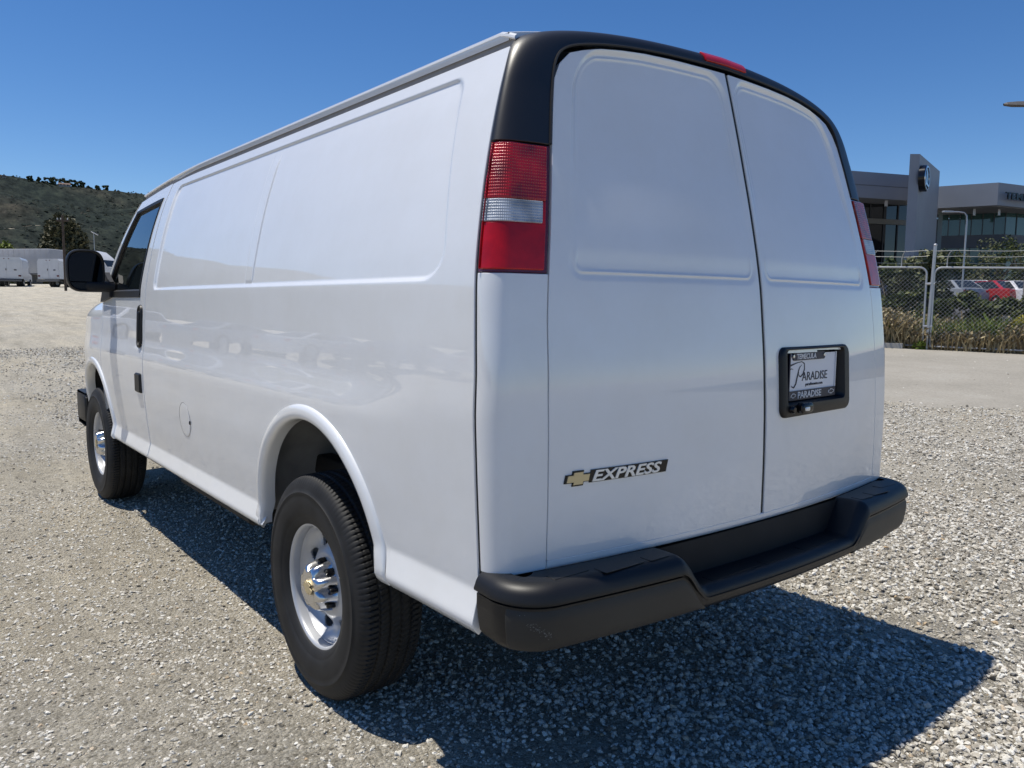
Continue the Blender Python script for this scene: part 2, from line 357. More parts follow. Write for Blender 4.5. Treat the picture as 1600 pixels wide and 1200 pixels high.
mm = mix(r1, r2, 1.0, 'MULTIPLY'); t.links.new(mm.outputs[2], p.inputs['Base Color'])
ad = t.nodes.new('ShaderNodeMath'); ad.operation = 'SUBTRACT'; t.links.new(n2.outputs[0], ad.inputs[0]); t.links.new(v1.outputs['Distance'], ad.inputs[1])
bp = t.nodes.new('ShaderNodeBump'); bp.inputs['Strength'].default_value = .6; bp.inputs['Distance'].default_value = 3; t.links.new(ad.outputs[0], bp.inputs['Height']); t.links.new(bp.outputs[0], p.inputs['Normal'])
# ridge height (tangent of elevation) by bearing
AZ = np.array([-120, -80, -55, -40, -28, -18, -8, 0, 3, 5.5, 8, 10.5, 13, 16, 20, 28, 40, 60, 90])
EL = np.array([.03, .06, .10, .125, .15, .165, .160, .142, .137, .1325, .1265, .1245, .1215, .119, .112, .09, .05, .02, .0])
R0, R1 = 260., 950.
azs = np.radians(np.linspace(-110, 80, 420)); fr_ = np.concatenate([np.linspace(0, 1, 110), np.linspace(1.02, 1.5, 24)])
A2, F2 = np.meshgrid(azs, fr_, indexing='ij'); RR = R0+(R1-R0)*F2
HX = CAM[0]+RR*np.sin(A2); HY = CAM[1]+RR*np.cos(A2)
el = np.interp(np.degrees(A2), AZ, EL); top = el*R1+CAM[2]
prof = np.where(F2 <= 1, F2**1.25*.86+.14*np.sin(F2*math.pi/2)**4, 1-.9*np.clip((F2-1)/.5, 0, 1)**1.5)
gul = (vnoise(HX, HY, .006, 11)-.5)*22+(vnoise(HX, HY, .016, 12)-.5)*10+(vnoise(HX, HY, .05, 13)-.5)*3.5
HZ = 1.5+(top-1.5)*prof+gul*np.clip(F2*3, 0, 1)*np.clip((1.0-F2)*5, .06, 1)+(vnoise(HX, HY, .12, 14)-.5)*2.2*np.clip(F2*3, 0, 1)
tag(MB().grid(np.stack([HX, HY, HZ], 2)).build('hills', HM, None, sharp=None), kind='structure')
def hill_at(px, f):
    """point on the hill in picture column px at fraction f of the way up"""
    d = _r*((px-800)/FPX)+_f; a = math.atan2(d[0], d[1])
    i = int(np.argmin(np.abs(azs-a))); j = int(np.argmin(np.abs(fr_-f))); return np.array([HX[i, j], HY[i, j], HZ[i, j]])
BR_ = mat('brush', (.03, .036, .03), 1, spec=.03); t, p = nodes_of(BR_); g_ = t.nodes.new('ShaderNodeNewGeometry'); rb = ramp(t, [(0, (.026, .034, .029)), (.5, (.036, .043, .036)), (.85, (.046, .050, .042)), (1, (.065, .062, .050))]); t.links.new(g_.outputs['Random Per Island'], rb.inputs[0]); t.links.new(rb.outputs[0], p.inputs['Base Color'])  # tints lightened towards the hill colour in place of haze
rb_ = np.random.default_rng(5); nb_ = 34000; ia = rb_.integers(0, len(azs), nb_); ja = rb_.integers(4, 110, nb_); keep = vnoise(HX[ia, ja], HY[ia, ja]*.3, .02, 15) > .30; ia, ja = ia[keep], ja[keep]; nb_ = len(ia)
c_ = np.stack([HX[ia, ja], HY[ia, ja], HZ[ia, ja]], 1)+rb_.normal(0, 2.0, (nb_, 3))*np.array([1, 1, .15]); s_ = rb_.uniform(.5, 1.7, nb_)[:, None, None]
oc = np.array([(1, 0, .2), (.3, .95, .3), (-.8, .6, .15), (-.8, -.6, .3), (.3, -.95, .2), (.1, .1, .9)]); jit = 1+rb_.normal(0, .22, (nb_, 6, 1))
Vb = (c_[:, None]+oc[None]*jit*s_*np.array([1.0, 1.0, 1.35])).reshape(-1, 3); fb = np.array([(0, 1, 5), (1, 2, 5), (2, 3, 5), (3, 4, 5), (4, 0, 5)]); Fb = (np.arange(nb_)[:, None, None]*6+fb[None]).reshape(-1, 3)
tag(MB().add(Vb, Fb.tolist()).build('hillside_brush', BR_, None, smooth=False), 'low dark green brush covering the hillside', 'brush', kind='stuff')
TRK = mat('bare_track', (.27, .24, .19), 1, spec=.05, noise=(.2, .3))
b = MB(); pts = np.array([hill_at(px, .46+.0004*(px+60)) for px in range(-160, 84, 6)])
n_ = np.array([-_f[0], -_f[1], 0]); b.grid(np.stack([pts+np.array([0, 0, 1.0]), pts+n_*2.4+np.array([0, 0, .5])], 1)); tag(b.build('dirt_track', TRK, None), kind='structure')
# ------------------------------------------------------------------ the van
van = empty('cargo_van')
tag(van, 'white cargo van with black rear bumper, parked on the gravel in the foreground', 'van')
def normals(P):
    du = np.gradient(P, axis=0); dv = np.gradient(P, axis=1); n = np.cross(du, dv)
    return n/(np.linalg.norm(n, axis=2, keepdims=True)+1e-12)
def patch(name, P, mt, parent, out, mirror=False, flange=.022, mask=None, lip=.0018):
    """curved panel with turned-in edges; out: a vector roughly pointing outwards; mirror: reflect in x"""
    N = normals(P); s = 1 if np.sum(N.reshape(-1, 3).mean(0)*np.array(out)) > 0 else -1
    N = N*s; b = MB()
    Q = P.copy(); sg = np.array([-1, 1, 1.]) if mirror else np.array([1, 1, 1.])
    b.grid(Q*sg, mask, flip=(s < 0) != mirror)
    if flange:
        for e in ('u0', 'u1', 'v0', 'v1'):
            if e == 'u0': B = Q[0]; n = N[0]; o = Q[0]-Q[1]
            elif e == 'u1': B = Q[-1]; n = N[-1]; o = Q[-1]-Q[-2]
            elif e == 'v0': B = Q[:, 0]; n = N[:, 0]; o = Q[:, 0]-Q[:, 1]
            else: B = Q[:, -1]; n = N[:, -1]; o = Q[:, -1]-Q[:, -2]
            o = o/(np.linalg.norm(o, axis=1, keepdims=True)+1e-12)
            R = np.stack([B, B+o*lip*.7-n*lip*.4, B+o*lip-n*lip*1.4, B+o*lip-n*flange], 1)
            b.grid(R*sg, flip=(s*(1 if e in('u0', 'v1') else -1) > 0) != mirror)
    return b.build(name, mt, parent, sharp=60)

def ztop(y):   # height of the top of the body side
    return 2.006-.062*np.clip((np.asarray(y, float)-2.75)/1.05, 0, 1.5)**2
def rsdf(y, z, y0, y1, z0, z1, r00, r10, r11, r01):
    """signed distance to a rectangle with its own radius at each corner (y0z0, y1z0, y1z1, y0z1)"""
    cy, cz = (y0+y1)/2, (z0+z1)/2; hy, hz = (y1-y0)/2, (z1-z0)/2
    py, pz = y-cy, z-cz
    r = np.where(py < 0, np.where(pz < 0, r00, r01), np.where(pz < 0, r10, r11))
    qy = np.abs(py)-hy+r; qz = np.abs(pz)-hz+r
    return np.minimum(np.maximum(qy, qz), 0)+np.hypot(np.maximum(qy, 0), np.maximum(qz, 0))-r
AYC, AZC, AR = 1.12, .50, .462          # rear wheel arch: centre and opening radius
FYC = 4.55                              # front axle
def side_recess(y, z):
    ys = y-.105*np.clip((z-1.45)/.5, 0, 1)*(1-sstep(y, .5, 1.2))
    zz = z+.02*sstep(y, 2.5, 3.2)*0
    d = rsdf(ys, zz, .335, 3.085, 1.409, 1.966, .105, .04, .06, .055)
    dep = .0095*sstep(-d, 0, .016)
    rib = sstep(y, 1.683, 1.688)*(1-sstep(y, 1.757, 1.762))*(1-sstep(z, 1.86, 1.94))*sstep(-d, .012, .03)
    gr = (np.exp(-((y-1.684)/.0028)**2)+np.exp(-((y-1.761)/.0028)**2))*(1-sstep(z, 1.86, 1.94))*sstep(-d, .012, .03)
    return dep-.0030*rib+.0045*gr
YDOOR = 3.232
def arch_low(y, yc, R):
    base = zbottom(y); d = np.abs(y-yc)
    return np.where(d < R, np.maximum(base, AZC+np.sqrt(np.maximum(R*R-d*d, 0))), base)
# body side between the rear gap and the front door, with the wheel-arch opening
th = np.linspace(0, math.pi, 61); ya = AYC+(AR+.012)*np.cos(th)
ys = np.unique(np.round(np.concatenate([np.arange(.30, 3.228, .010), ya, np.arange(.31, .47, .005), np.arange(1.665, 1.78, .0022), np.arange(3.04, 3.12, .005), [AYC-AR-.013, AYC+AR+.013]]), 5))
z_hi = np.unique(np.round(np.concatenate([np.arange(1.05, 2.0, .009), np.arange(1.40, 1.45, .0035), np.arange(1.935, 1.975, .0035)]), 5)); z_hi = z_hi[z_hi <= 1.99]
def side_pt(y, z, off=0.): return np.stack([-(whalf(y, z)+off), y, z], -1)
fr = (z_hi-z_hi[0])/(1.99-z_hi[0])
def col_z(y):
    zl = arch_low(y, AYC, AR+.012)-.035*(np.abs(y-AYC) > AR+.013)*0
    lo = zl+(1.05-zl)*np.linspace(0, 1, 72)[:-1]
    zt = ztop(y); hi = z_hi+(zt-1.99)*fr**4
    return np.concatenate([lo, hi])
cols = []
Z0 = np.stack([col_z(y) for y in ys]); Y0 = np.broadcast_to(ys[:, None], Z0.shape).copy()
# the first column follows the leaning gap to the tail light
lean = np.interp(Y0, [.30, .9], [1, 0]); Y0 = Y0+(ygap(Z0)+.006-.30)*lean
P = side_pt(Y0, Z0, -side_recess(Y0, Z0))
for mir in (False, True):
    o = patch('body_side', P, PAINT, van, (-1, 0, 0), mir, .03)
    # rolled wheel-arch flare
    a = np.linspace(math.radians(0), math.radians(176), 90); tp = sstep(a, 0, .22)*(1-sstep(a, math.radians(163), math.radians(176)))
    sec = [(AR+.052, -.004), (AR+.050, .0035), (AR+.044, .0085), (AR+.034, .013), (AR+.018, .0155), (AR+.006, .012), (AR+.0, .004), (AR-.003, -.012), (AR-.002, -.045)]
    R = np.zeros((len(a), len(sec), 3))
    for j, (rr, off) in enumerate(sec):
        y = AYC+rr*np.cos(a); z = AZC+rr*np.sin(a)
        z = np.where(np.sin(a) < 0, AZC+(np.sin(a))*1.0, z); y = np.where(np.sin(a) < 0, AYC+rr, y)
        R[:, j] = side_pt(y, np.maximum(z, .53), 0); R[:, j, 0] -= (off*tp+.0015*(1-tp)) if off > 0 else off; R[:, j, 2] = z
    patch('wheel_arch_flare', R, PAINT, van, (-1, 0, 0), mir, 0)

# fuel filler door and its ring
b = MB(); rr = np.array([0, .03, .055, .074, .0795, .081]); off = np.array([.0016]*4+[.001, -.003]); a = np.linspace(0, 2*math.pi, 49)[:-1]
R = np.zeros((48, 6, 3))
for j in range(6): R[:, j] = side_pt(2.5+rr[j]*np.cos(a), .797+rr[j]*np.sin(a), off[j])
fd = b.grid(R, closeu=True).build('fuel_door', PAINT, van)
b = MB(); pts = side_pt(2.5+.0822*np.cos(np.append(a, 0)), .797+.0822*np.sin(np.append(a, 0)), .0004); b.tube(pts, .0013, 5, False); b.build('fuel_door_gap', GAPSHADE, fd)
b = MB().rbox((-.989, 2.413, .782), (-.983, 2.421, .800), .003, 2, axis=0); b.build('finger_notch', TRIM, fd)

# front door, window, trim
def yfront(z): return np.where(z < 1.345, 4.285, 4.285-.455*np.clip((z-1.345)/.62, 0, 1.3)**1.12)
def door_pt(s, z, off=0.):
    y = YDOOR+.006+s*(yfront(z)-.004-YDOOR-.006); zz = np.asarray(z)+(ztop(y)-1.99)*np.clip((z-1.35)/.64, 0, 1)**3
    return side_pt(y, zz, off)
S0, S1, ZW0, ZW1 = .105, .905, 1.385, 1.915
sg = np.unique(np.concatenate([np.linspace(0, 1, 90), [S0, S1]])); zg_ = np.unique(np.concatenate([np.linspace(.478, 1.99, 170), [ZW0, ZW1]]))
SS, ZZ = np.meshgrid(sg, zg_, indexing='ij')
# corner of the door cut away for the front arch is inside the arch flare
Pd = door_pt(SS, ZZ)
mc = ~((SS[:-1, :-1] >= S0-1e-9) & (SS[1:, :-1] <= S1+1e-9) & (ZZ[:-1, :-1] >= ZW0-1e-9) & (ZZ[:-1, 1:] <= ZW1+1e-9))
FR = .462
yd_, zd_ = Pd[..., 1], Pd[..., 2]
inside = np.hypot(yd_-FYC, zd_-.47) < FR+.012
mc &= ~(inside[:-1, :-1] & inside[1:, :-1] & inside[:-1, 1:] & inside[1:, 1:])
for mir in (False, True):
    sx = -1 if mir else 1; sgn = np.array([sx, 1, 1.])
    dr = patch('front_door', Pd, PAINT, van, (-1, 0, 0), mir, .025, mc)
    gs, gz = np.meshgrid(np.linspace(S0-.004, S1+.004, 24), np.linspace(ZW0-.004, ZW1+.004, 24), indexing='ij')
    patch('window_glass', door_pt(gs, gz, -.010), GLASS, dr, (-1, 0, 0), mir, 0)
    # black weatherstrip round the glass
    b = MB()
    for (s0, s1, q0, q1, wid) in ((S0, S0, ZW0, ZW1, .02), (S1, S1, ZW0, ZW1, .03)):
        zz = np.linspace(q0, q1, 30); d = .022 if s0 == S0 else -.034
        R = np.stack([door_pt(s0-d*.4+0*zz, zz, .0005), door_pt(s0-d*.3+0*zz, zz, .0045), door_pt(s0+d*.75+0*zz, zz, .003), door_pt(s0+d+0*zz, zz, -.013)], 1); b.grid(R*sgn)
    ssn = np.linspace(S0-.01, S1+.012, 40)
    for zz, d in ((ZW0, .036), (ZW1, -.020)):
        R = np.stack([door_pt(ssn, zz-d*.35+0*ssn, .0005), door_pt(ssn, zz-d*.25+0*ssn, .006), door_pt(ssn, zz+d*.7+0*ssn, .0045), door_pt(ssn, zz+d+0*ssn, -.013)], 1); b.grid(R*sgn)
    b.build('weatherstrip', TRIM, dr)
    # handle: tall black pill with a grip and lock
    b = MB()
    def pill(y0, z0, hy, hz, layers):
        a = np.linspace(0, 2*math.pi, 49)[:-1]; cyy = np.sign(np.sin(a))*(hz-hy)
        R = np.zeros((48, len(layers), 3))
        for j, (k, off) in enumerate(layers):
            R[:, j] = side_pt(y0+hy*k*np.cos(a), z0+(hy*k*np.sin(a)+cyy*(1 if k > 0 else 0)), off)
        return R
    b.grid(pill(3.312, 1.215, .043, .118, [(1.0, -.004), (1.0, .006), (.9, .012), (.72, .012), (.60, .004), (.02, .004)])*sgn, closeu=True)
    b.grid(pill(3.305, 1.215, .017, .085, [(1.0, .002), (1.0, .014), (.6, .020), (.02, .021)])*sgn, closeu=True)
    h = b.build('door_handle', PLASTIC, dr)
    b = MB().lathe([(.0, -.020), (.009, -.020), (.010, -.010)], 14, 'x'); lk = b.build('lock', CHROME, dr); lk.location = (sx*-(.969-.003), 3.318, 1.135); lk.scale.x = sx
    b = MB(); y0_, y1_ = 3.268, 3.375
    M = Matrix.Translation(Vector((-.985, 0, 0))); b.rbox((-.016, y0_, .850), (.012, y1_, .957), .008, 3, M, 0)
    o = b.build('hinge_cover', PLASTIC, dr); o.scale.x = sx
b = MB().rbox((-.984, 3.115, 1.864), (-.976, 3.119, 1.95), .001, 1)

# rear corner strips (corner panel, tail light, roof cap share one path)
def strip(z, n, g0=.003, g1=.009, r=.066):
    c = corner(z, r, 18); xd = -(float(xdoor(z))+g0); x = np.linspace(xd, c[0, 0], 14)[:-1]
    a = np.stack([x, yrear(x, z)], 1); yg = float(ygap(z))-g1
    ye = np.linspace(c[-1, 1], yg, 6)[1:]; s = np.stack([-whalf(ye, z), ye], 1)
    p = np.concatenate([a, c, s]); L = np.append(0, np.cumsum(np.linalg.norm(np.diff(p, axis=0), axis=1)))
    q = np.linspace(0, L[-1], n); return np.stack([np.interp(q, L, p[:, 0]), np.interp(q, L, p[:, 1]), np.full(n, z)], 1)
def strip_patch(z0, z1, nz=24, n=44, inset=0, **k):
    return np.stack([strip(z, n, **k) for z in np.linspace(z0, z1, nz)], 1)
def offset(P, d, out=(-1, -1, 0)):
    N = normals(P); s = 1 if np.sum(N.reshape(-1, 3).mean(0)*np.array(out)) > 0 else -1
    return P+N*s*d
for mir in (False, True):
    sgn = np.array([-1 if mir else 1, 1, 1.])
    Pc = strip_patch(.704, 1.4245, 40)
    patch('corner_panel', Pc, PAINT, van, (-1, -1, 0), mir, .025)
    # tail light: dark housing, three lenses
    H = offset(strip_patch(1.430, 1.7455, 30, g0=.004, g1=.005), -.004)
    tl = patch('tail_light', H, LENS_EDGE, van, (-1, -1, 0), mir, .03)
    Q = strip_patch(1.437, 1.739, 60, 60, g0=.016, g1=.018)
    def lens(name, f0, f1, mt, e):
        i0, i1 = int(f0*59), int(f1*59); S = offset(Q, e)[:, i0:i1+1]
        T = S.copy(); patch(name, T, mt, tl, (-1, -1, 0), mir, .01, lip=.002)
    lens('stop_lens', .56, 1.0, LENS_RED, .003); Q0 = Q; Q = strip_patch(1.437, 1.739, 60, 60, g0=.026, g1=.026); lens('reverse_lens', .375, .545, LENS_CLEAR, .0045); Q = Q0; lens('middle_lens', .365, .555, LENS_RED2, .0022); lens('turn_lens', 0, .36, LENS_RED2, .003)

# satin black roof cap: pillar strips and the band over the doors in one sweep
def bez(a, c, b, t): return (1-t)[:, None]**2*a+2*((1-t)*t)[:, None]*c+t[:, None]**2*b
TX = np.array([0, .138, .25, .379, .47, .545, .61, .656, .688, .702]); TZ = np.array([2.066, 2.064, 2.062, 2.057, 2.049, 2.039, 2.024, 2.008, 1.973, 1.93])
def door_top(x): return np.interp(np.abs(x), TX, TZ)
inner, outer, ctrl = [], [], []
for z in np.linspace(1.751, 1.915, 14):                # pillar
    s = strip(z, 44, .004, .003); c = corner(z, .066, 3)
    inner.append(s[0]); outer.append(s[-1]); W_ = float(whalf(float(ygap(z)), z)); ctrl.append((-W_-.004, float(yrear(-W_, z))-.004, z))
i0, o0, c0 = inner[-1], outer[-1], ctrl[-1]
topo = [(-.822, .262, 1.945), (-.803, .272, 1.985), (-.785, .285, 2.016), (-.765, .297, 2.036), (-.735, .303, 2.050), (-.69, .305, 2.065), (-.62, .306, 2.081), (-.52, .307, 2.096), (-.40, .308, 2.108), (-.26, .309, 2.118), (-.13, .31, 2.123), (0, .31, 2.125)]
topi = [(-.702, 1.945), (-.694, 1.968), (-.683, 1.988), (-.668, 2.005), (-.648, 2.018), (-.610, 2.029), (-.545, 2.044), (-.46, 2.055), (-.36, 2.063), (-.24, 2.068), (-.12, 2.071), (0, 2.072)]
topc = [(-.820, 0, 1.945), (-.800, 0, 1.988), (-.776, 0, 2.021), (-.742, 0, 2.046), (-.695, 0, 2.064), (-.635, 0, 2.079), (-.56, 0, 2.093), (-.475, 0, 2.105), (-.37, 0, 2.115), (-.24, 0, 2.122), (-.12, 0, 2.126), (0, 0, 2.127)]
for (ox, oy, oz), (ix, iz), (kx, ky, kz) in zip(topo, topi, topc):
    inner.append(np.array([ix, float(yrear(ix, iz))-.002, iz+.004])); outer.append(np.array([ox, oy, oz])); ctrl.append((kx, float(yrear(kx, kz))-.012, kz))
def resample(C, n):
    C = np.array(C, float); L = np.append(0, np.cumsum(np.linalg.norm(np.diff(C, axis=0), axis=1))); q = np.linspace(0, L[-1], n)
    return np.stack([np.interp(q, L, C[:, k]) for k in range(3)], 1)
def smooth_c(C, it=6):
    C = np.array(C, float)
    for _ in range(it): C[1:-1] = .25*C[:-2]+.5*C[1:-1]+.25*C[2:]
    return C
K = len(inner); q = np.linspace(0, K-1, 120)
def rs(C): C = smooth_c(C, 2); return smooth_c(np.stack([np.interp(q, np.arange(K), C[:, k]) for k in range(3)], 1), 8)
I_, O_, C_ = rs(inner), rs(outer), rs(ctrl)
tt = np.linspace(0, 1, 26)
PC = np.stack([bez(I_[k], C_[k], O_[k], tt) for k in range(120)])
FULL = np.concatenate([PC, (PC*np.array([-1, 1, 1]))[::-1][1:]])
cap = patch('rear_roof_cap', FULL, GLOSSCAP, van, (0, -1, 1), False, .02)
# moulded seam line on the cap's shoulder, rubber bead along the door opening
b = MB(); b.tube(np.concatenate([I_, (I_*np.array([-1, 1, 1]))[::-1][1:]])+np.array([0, -.001, .0]), .0035, 6); b.build('door_bead_gap_shade', TRIM, cap)
# high stop lamp
k0 = int(np.argmin(np.abs(I_[:, 0]+.112))); Lp = PC[k0:, 3:13]; Lp = np.concatenate([Lp, (Lp*np.array([-1, 1, 1]))[::-1][1:]])
hs = patch('high_stop_lamp', offset(Lp, .005, (0, -1, 1)), LENS_RED2, van, (0, -1, 1), False, .015)
b = MB()
for x in (-.11, -.055, 0, .055, .11): b.box((x-.0012, 0, 0), (x+.0012, .002, .03))

# rear doors
def door_recess(x, z):
    """pressed window panel of a door; x measured outwards from the centre line"""
    xo = xdoor(z)-.075; xi = np.where(z > 1.9, .034, .036)
    u = (x-xi)/(xo-xi)*.68
    zt = z-(door_top(x)-2.066)*sstep(z, 1.6, 1.95)
    d = rsdf(u, zt, 0, .68, 1.432, 2.040, .03, .03, .085, .075)
    fade = .0115*sstep(z, 1.47, 1.93)+.0045*(1-sstep(z, 1.445, 1.50))
    dep = fade*sstep(-d, -.022, .002)
    bead = .0035*np.exp(-((d+.004)/.0045)**2)*np.where(z > 1.62, sstep(z, 1.60, 1.85), 1-sstep(z, 1.46, 1.52))
    return dep-bead
nx, nz_ = 132, 230
zs_ = np.unique(np.concatenate([np.linspace(0, 1, nz_), np.linspace(.515, .55, 22), np.linspace(.955, 1, 22)]))
def rear_door(mir):
    x = np.linspace(.004, 1, nx)
    xs = np.concatenate([np.linspace(0, .07, 16)[:-1], np.linspace(.07, .88, 90)[:-1], np.linspace(.88, 1, 34)])
    X = np.zeros((len(xs), len(zs_))); Z = X.copy()
    for i, s in enumerate(xs):
        for _ in range(1):
            x_t = .0095+s*(.702-.0095)
            z1 = float(np.interp(x_t, TX, TZ))-.004
            z = .724+zs_*(z1-.724); Z[i] = z
            X[i] = .0095+s*(np.minimum(xdoor(z), 9)-.003-.0095)
    # round the upper outer corner
    D = door_recess(X, Z); Y = yrear(X, Z)+D
    # gentle swell near the bottom edge
    Pq = np.stack([-X, Y, Z], -1)
    m = None
    if mir:
        m = np.ones((len(xs)-1, len(zs_)-1), bool); xm = .5*(X[1:, 1:]+X[:-1, :-1]); zm = .5*(Z[1:, 1:]+Z[:-1, :-1])
        m &= ~((xm > .10) & (xm < .52) & (zm > 1.03) & (zm < 1.21))
    return patch('rear_door', Pq, PAINT, van, (0, -1, 0), mir, .03, m)
doorL, doorR = rear_door(False), rear_door(True)
doorL['label'] = 'rear door carrying the model name badge'; doorR['label'] = 'rear door carrying the licence plate'
b = MB(); zz = np.linspace(.715, 2.06, 40); b.grid(np.array([[(-.016, float(yrear(0, z))+.005, z), (.016, float(yrear(0, z))+.005, z)] for z in zz])); b.build('door_bead_gap_shade', TRIM, van)  # black strip just behind the centre gap, its shade put in as colour
for s in (-1, 1):
    b = MB(); R = []
    for z in np.linspace(.69, 1.98, 50):
        yg = float(ygap(z)); R.append([(s*(float(whalf(yg, z))-.0045), yg-.012, z), (s*(float(whalf(yg, z))-.0045), yg+.014, z)])
    b.grid(np.array(R)); b.build('corner_gap_shade', TRIM, van)  # black strip that paints the shade inside the corner gap
# sill strip under the doors
xs = np.linspace(-.822, .822, 80)
P = np.stack([np.stack([xs, yrear(xs, z)+dy, np.full(80, z)], 1) for z, dy in ((.699, .012), (.701, .003), (.704, .0005), (.712, 0), (.7215, 0))], 1)
patch('door_sill', P, PAINT, van, (0, -1, 0), False, .03)

# plate holder: black moulded tray let into the right-hand door
def rr_out(x0, x1, z0, z1, r, n=8):
    c = []
    for cx, cz, a0 in ((x1-r, z1-r, 0), (x0+r, z1-r, 90), (x0+r, z0+r, 180), (x1-r, z0+r, 270)):
        for k in range(n+1): a = math.radians(a0+90*k/n); c.append((cx+r*math.cos(a), cz+r*math.sin(a)))
    return np.array(c)
rings = [((.075, .545, 1.008, 1.228, .03), .003), ((.076, .544, 1.009, 1.227, .03), -.007), ((.081, .539, 1.014, 1.222, .027), -.012), ((.112, .508, 1.046, 1.2185, .016), -.010), ((.118, .502, 1.051, 1.2165, .015), .002), ((.132, .488, 1.056, 1.2150, .012), .040), ((.30, .31, 1.12, 1.13, .002), .042)]
R = []
for (a, dy) in rings:
    c = rr_out(*a); R.append(np.stack([c[:, 0], yrear(c[:, 0], c[:, 1])+dy, c[:, 1]], 1))
b = MB(); b.grid(np.stack(R, 1), closeu=True); ph = b.build('plate_holder', PLASTIC, doorR, sharp=50)
def plate_pt(x, z, d=0): return (x, float(yrear(.30, 1.13))+.014+.05*(x-.30)-d, z)
def flat(name, c, mt, d0, d1, parent):
    """flat shape on the plate plane, from depth d0 to d1"""
    n = len(c); V = [plate_pt(x, z, d0) for x, z in c]+[plate_pt(x, z, d1) for x, z in c]
    F = [tuple(range(n, 2*n))]+[(i, (i+1) % n, n+(i+1) % n, n+i) for i in range(n)]
    return MB().add(V, F).build(name, mt, parent, sharp=30)
PLATEWHITE = mat('plate_white', (.72, .74, .80), .35); NAVY = mat('plate_navy', (.012, .016, .04), .4); PTEXT = mat('plate_print', (.015, .018, .035), .5); FTEXT = mat('frame_print', (.62, .63, .66), .45)
X0, X1, Z0p, Z1p = .150, .470, 1.056, 1.209
flat('licence_plate', rr_out(X0+.004, X1-.004, Z0p+.004, Z1p-.006, .006, 3), PLATEWHITE, -.002, .002, doorR)
flat('plate_frame_bottom', rr_out(X0, X1, Z0p, Z0p+.030, .004, 3), NAVY, 0, .006, doorR)
flat('plate_frame_top', rr_out(X0+.02, X1-.085, Z1p-.026, Z1p-.001, .009, 4), NAVY, 0, .006, doorR)
flat('plate_frame_side', rr_out(X0, X0+.006, Z0p+.02, Z1p-.004, .002, 2), NAVY, 0, .005, doorR)
flat('plate_frame_side', rr_out(X1-.006, X1, Z0p+.02, Z1p-.004, .002, 2), FTEXT, 0, .005, doorR)
for x in (.168, .375):
    b = MB().lathe([(0, -.004), (.005, -.0035), (.006, 0)], 12, 'y'); o = b.build('plate_screw', CHROME, doorR); o.location = plate_pt(x, 1.197, .006)
def text_obj(name, body, size, M, mt, parent, shear=0, extrude=.0008, sx=1, bold=0, align='LEFT', warp=None, space=1):
    cu = bpy.data.curves.new(name, 'FONT'); cu.body = body; cu.size = size; cu.extrude = extrude; cu.shear = shear; cu.offset = bold; cu.align_x = align; cu.space_character = space; cu.resolution_u = 3
    tmp = bpy.data.objects.new(name, cu); COL.objects.link(tmp); bpy.context.view_layer.update()
    dg = bpy.context.evaluated_depsgraph_get(); me = bpy.data.meshes.new_from_object(tmp.evaluated_get(dg)); bpy.data.objects.remove(tmp)
    n = len(me.vertices); co = np.empty(n*3); me.vertices.foreach_get('co', co); co = co.reshape(-1, 3); co[:, 0] *= sx
    if warp: co = warp(co)
    else: co = co@np.array(M.to_3x3()).T+np.array(M.translation)
    me.vertices.foreach_set('co', co.ravel()); me.update(); me.materials.clear(); me.materials.append(mt)
    o = bpy.data.objects.new(name, me); COL.objects.link(o)
    if parent is not None: o.parent = parent
    return o
def on_plate(x, z, d):
    def w(co): return np.array([plate_pt(x+a, z+bb, d+c) for a, bb, c in co])
    return w
text_obj('plate_lettering', 'TEMECULA', .0235, None, FTEXT, doorR, warp=on_plate(.19, Z1p-.0215, .0065), sx=1.12, bold=.0006)
text_obj('plate_lettering', 'PARADISE', .030, None, FTEXT, doorR, warp=on_plate(.205, Z0p+.0055, .0065), sx=1.22, bold=.0006)
text_obj('plate_lettering', 'ARADISE', .040, None, PTEXT, doorR, warp=on_plate(.238, 1.116, .0025), sx=1.12)
text_obj('plate_lettering', 'paradiseauto.com', .0145, None, PTEXT, doorR, warp=on_plate(.262, 1.099, .0025), sx=1.15)
b = MB()      # the swash capital P, a brush stroke
def stroke(pts, w):
    pts = resample(np.array([(x, z, 0) for x, z in pts]), 40); d = np.gradient(pts, axis=0); n = np.stack([-d[:, 1], d[:, 0]], 1); n /= np.linalg.norm(n, axis=1, keepdims=True)+1e-9
    ww = np.interp(np.linspace(0, 1, 40), np.linspace(0, 1, len(w)), w)[:, None]
    L = pts[:, :2]+n*ww; Rr = pts[:, :2]-n*ww
    b.grid(np.array([[plate_pt(*L[i], .0028), plate_pt(*Rr[i], .0028)] for i in range(40)]))
stroke([(.222, 1.164), (.212, 1.150), (.206, 1.130), (.198, 1.108), (.186, 1.097), (.174, 1.099), (.168, 1.104)], (.0012, .0022, .004, .0042, .0028, .001))
stroke([(.160, 1.168), (.180, 1.172), (.205, 1.176), (.232, 1.178), (.250, 1.171), (.252, 1.154), (.243, 1.138), (.228, 1.130), (.215, 1.134), (.214, 1.148), (.222, 1.162), (.234, 1.168)], (.003, .002, .0014, .0014, .003, .0034, .0022, .0012, .001))
stroke([(.158, 1.156), (.168, 1.158), (.178, 1.154)], (.002, .0012, .0006)); b.build('plate_script_letter', PTEXT, doorR)
BT = np.array([(-1, -.34), (-.36, -.34), (-.43, -.62), (.40, -.62), (.46, -.34), (.94, -.34), (1.06, .34), (.44, .34), (.50, .62), (-.32, .62), (-.38, .34), (-.86, .34)])
def bow(cx, cz, sx, sz): return [(cx+x*sx, cz+z*sz) for x, z in BT]
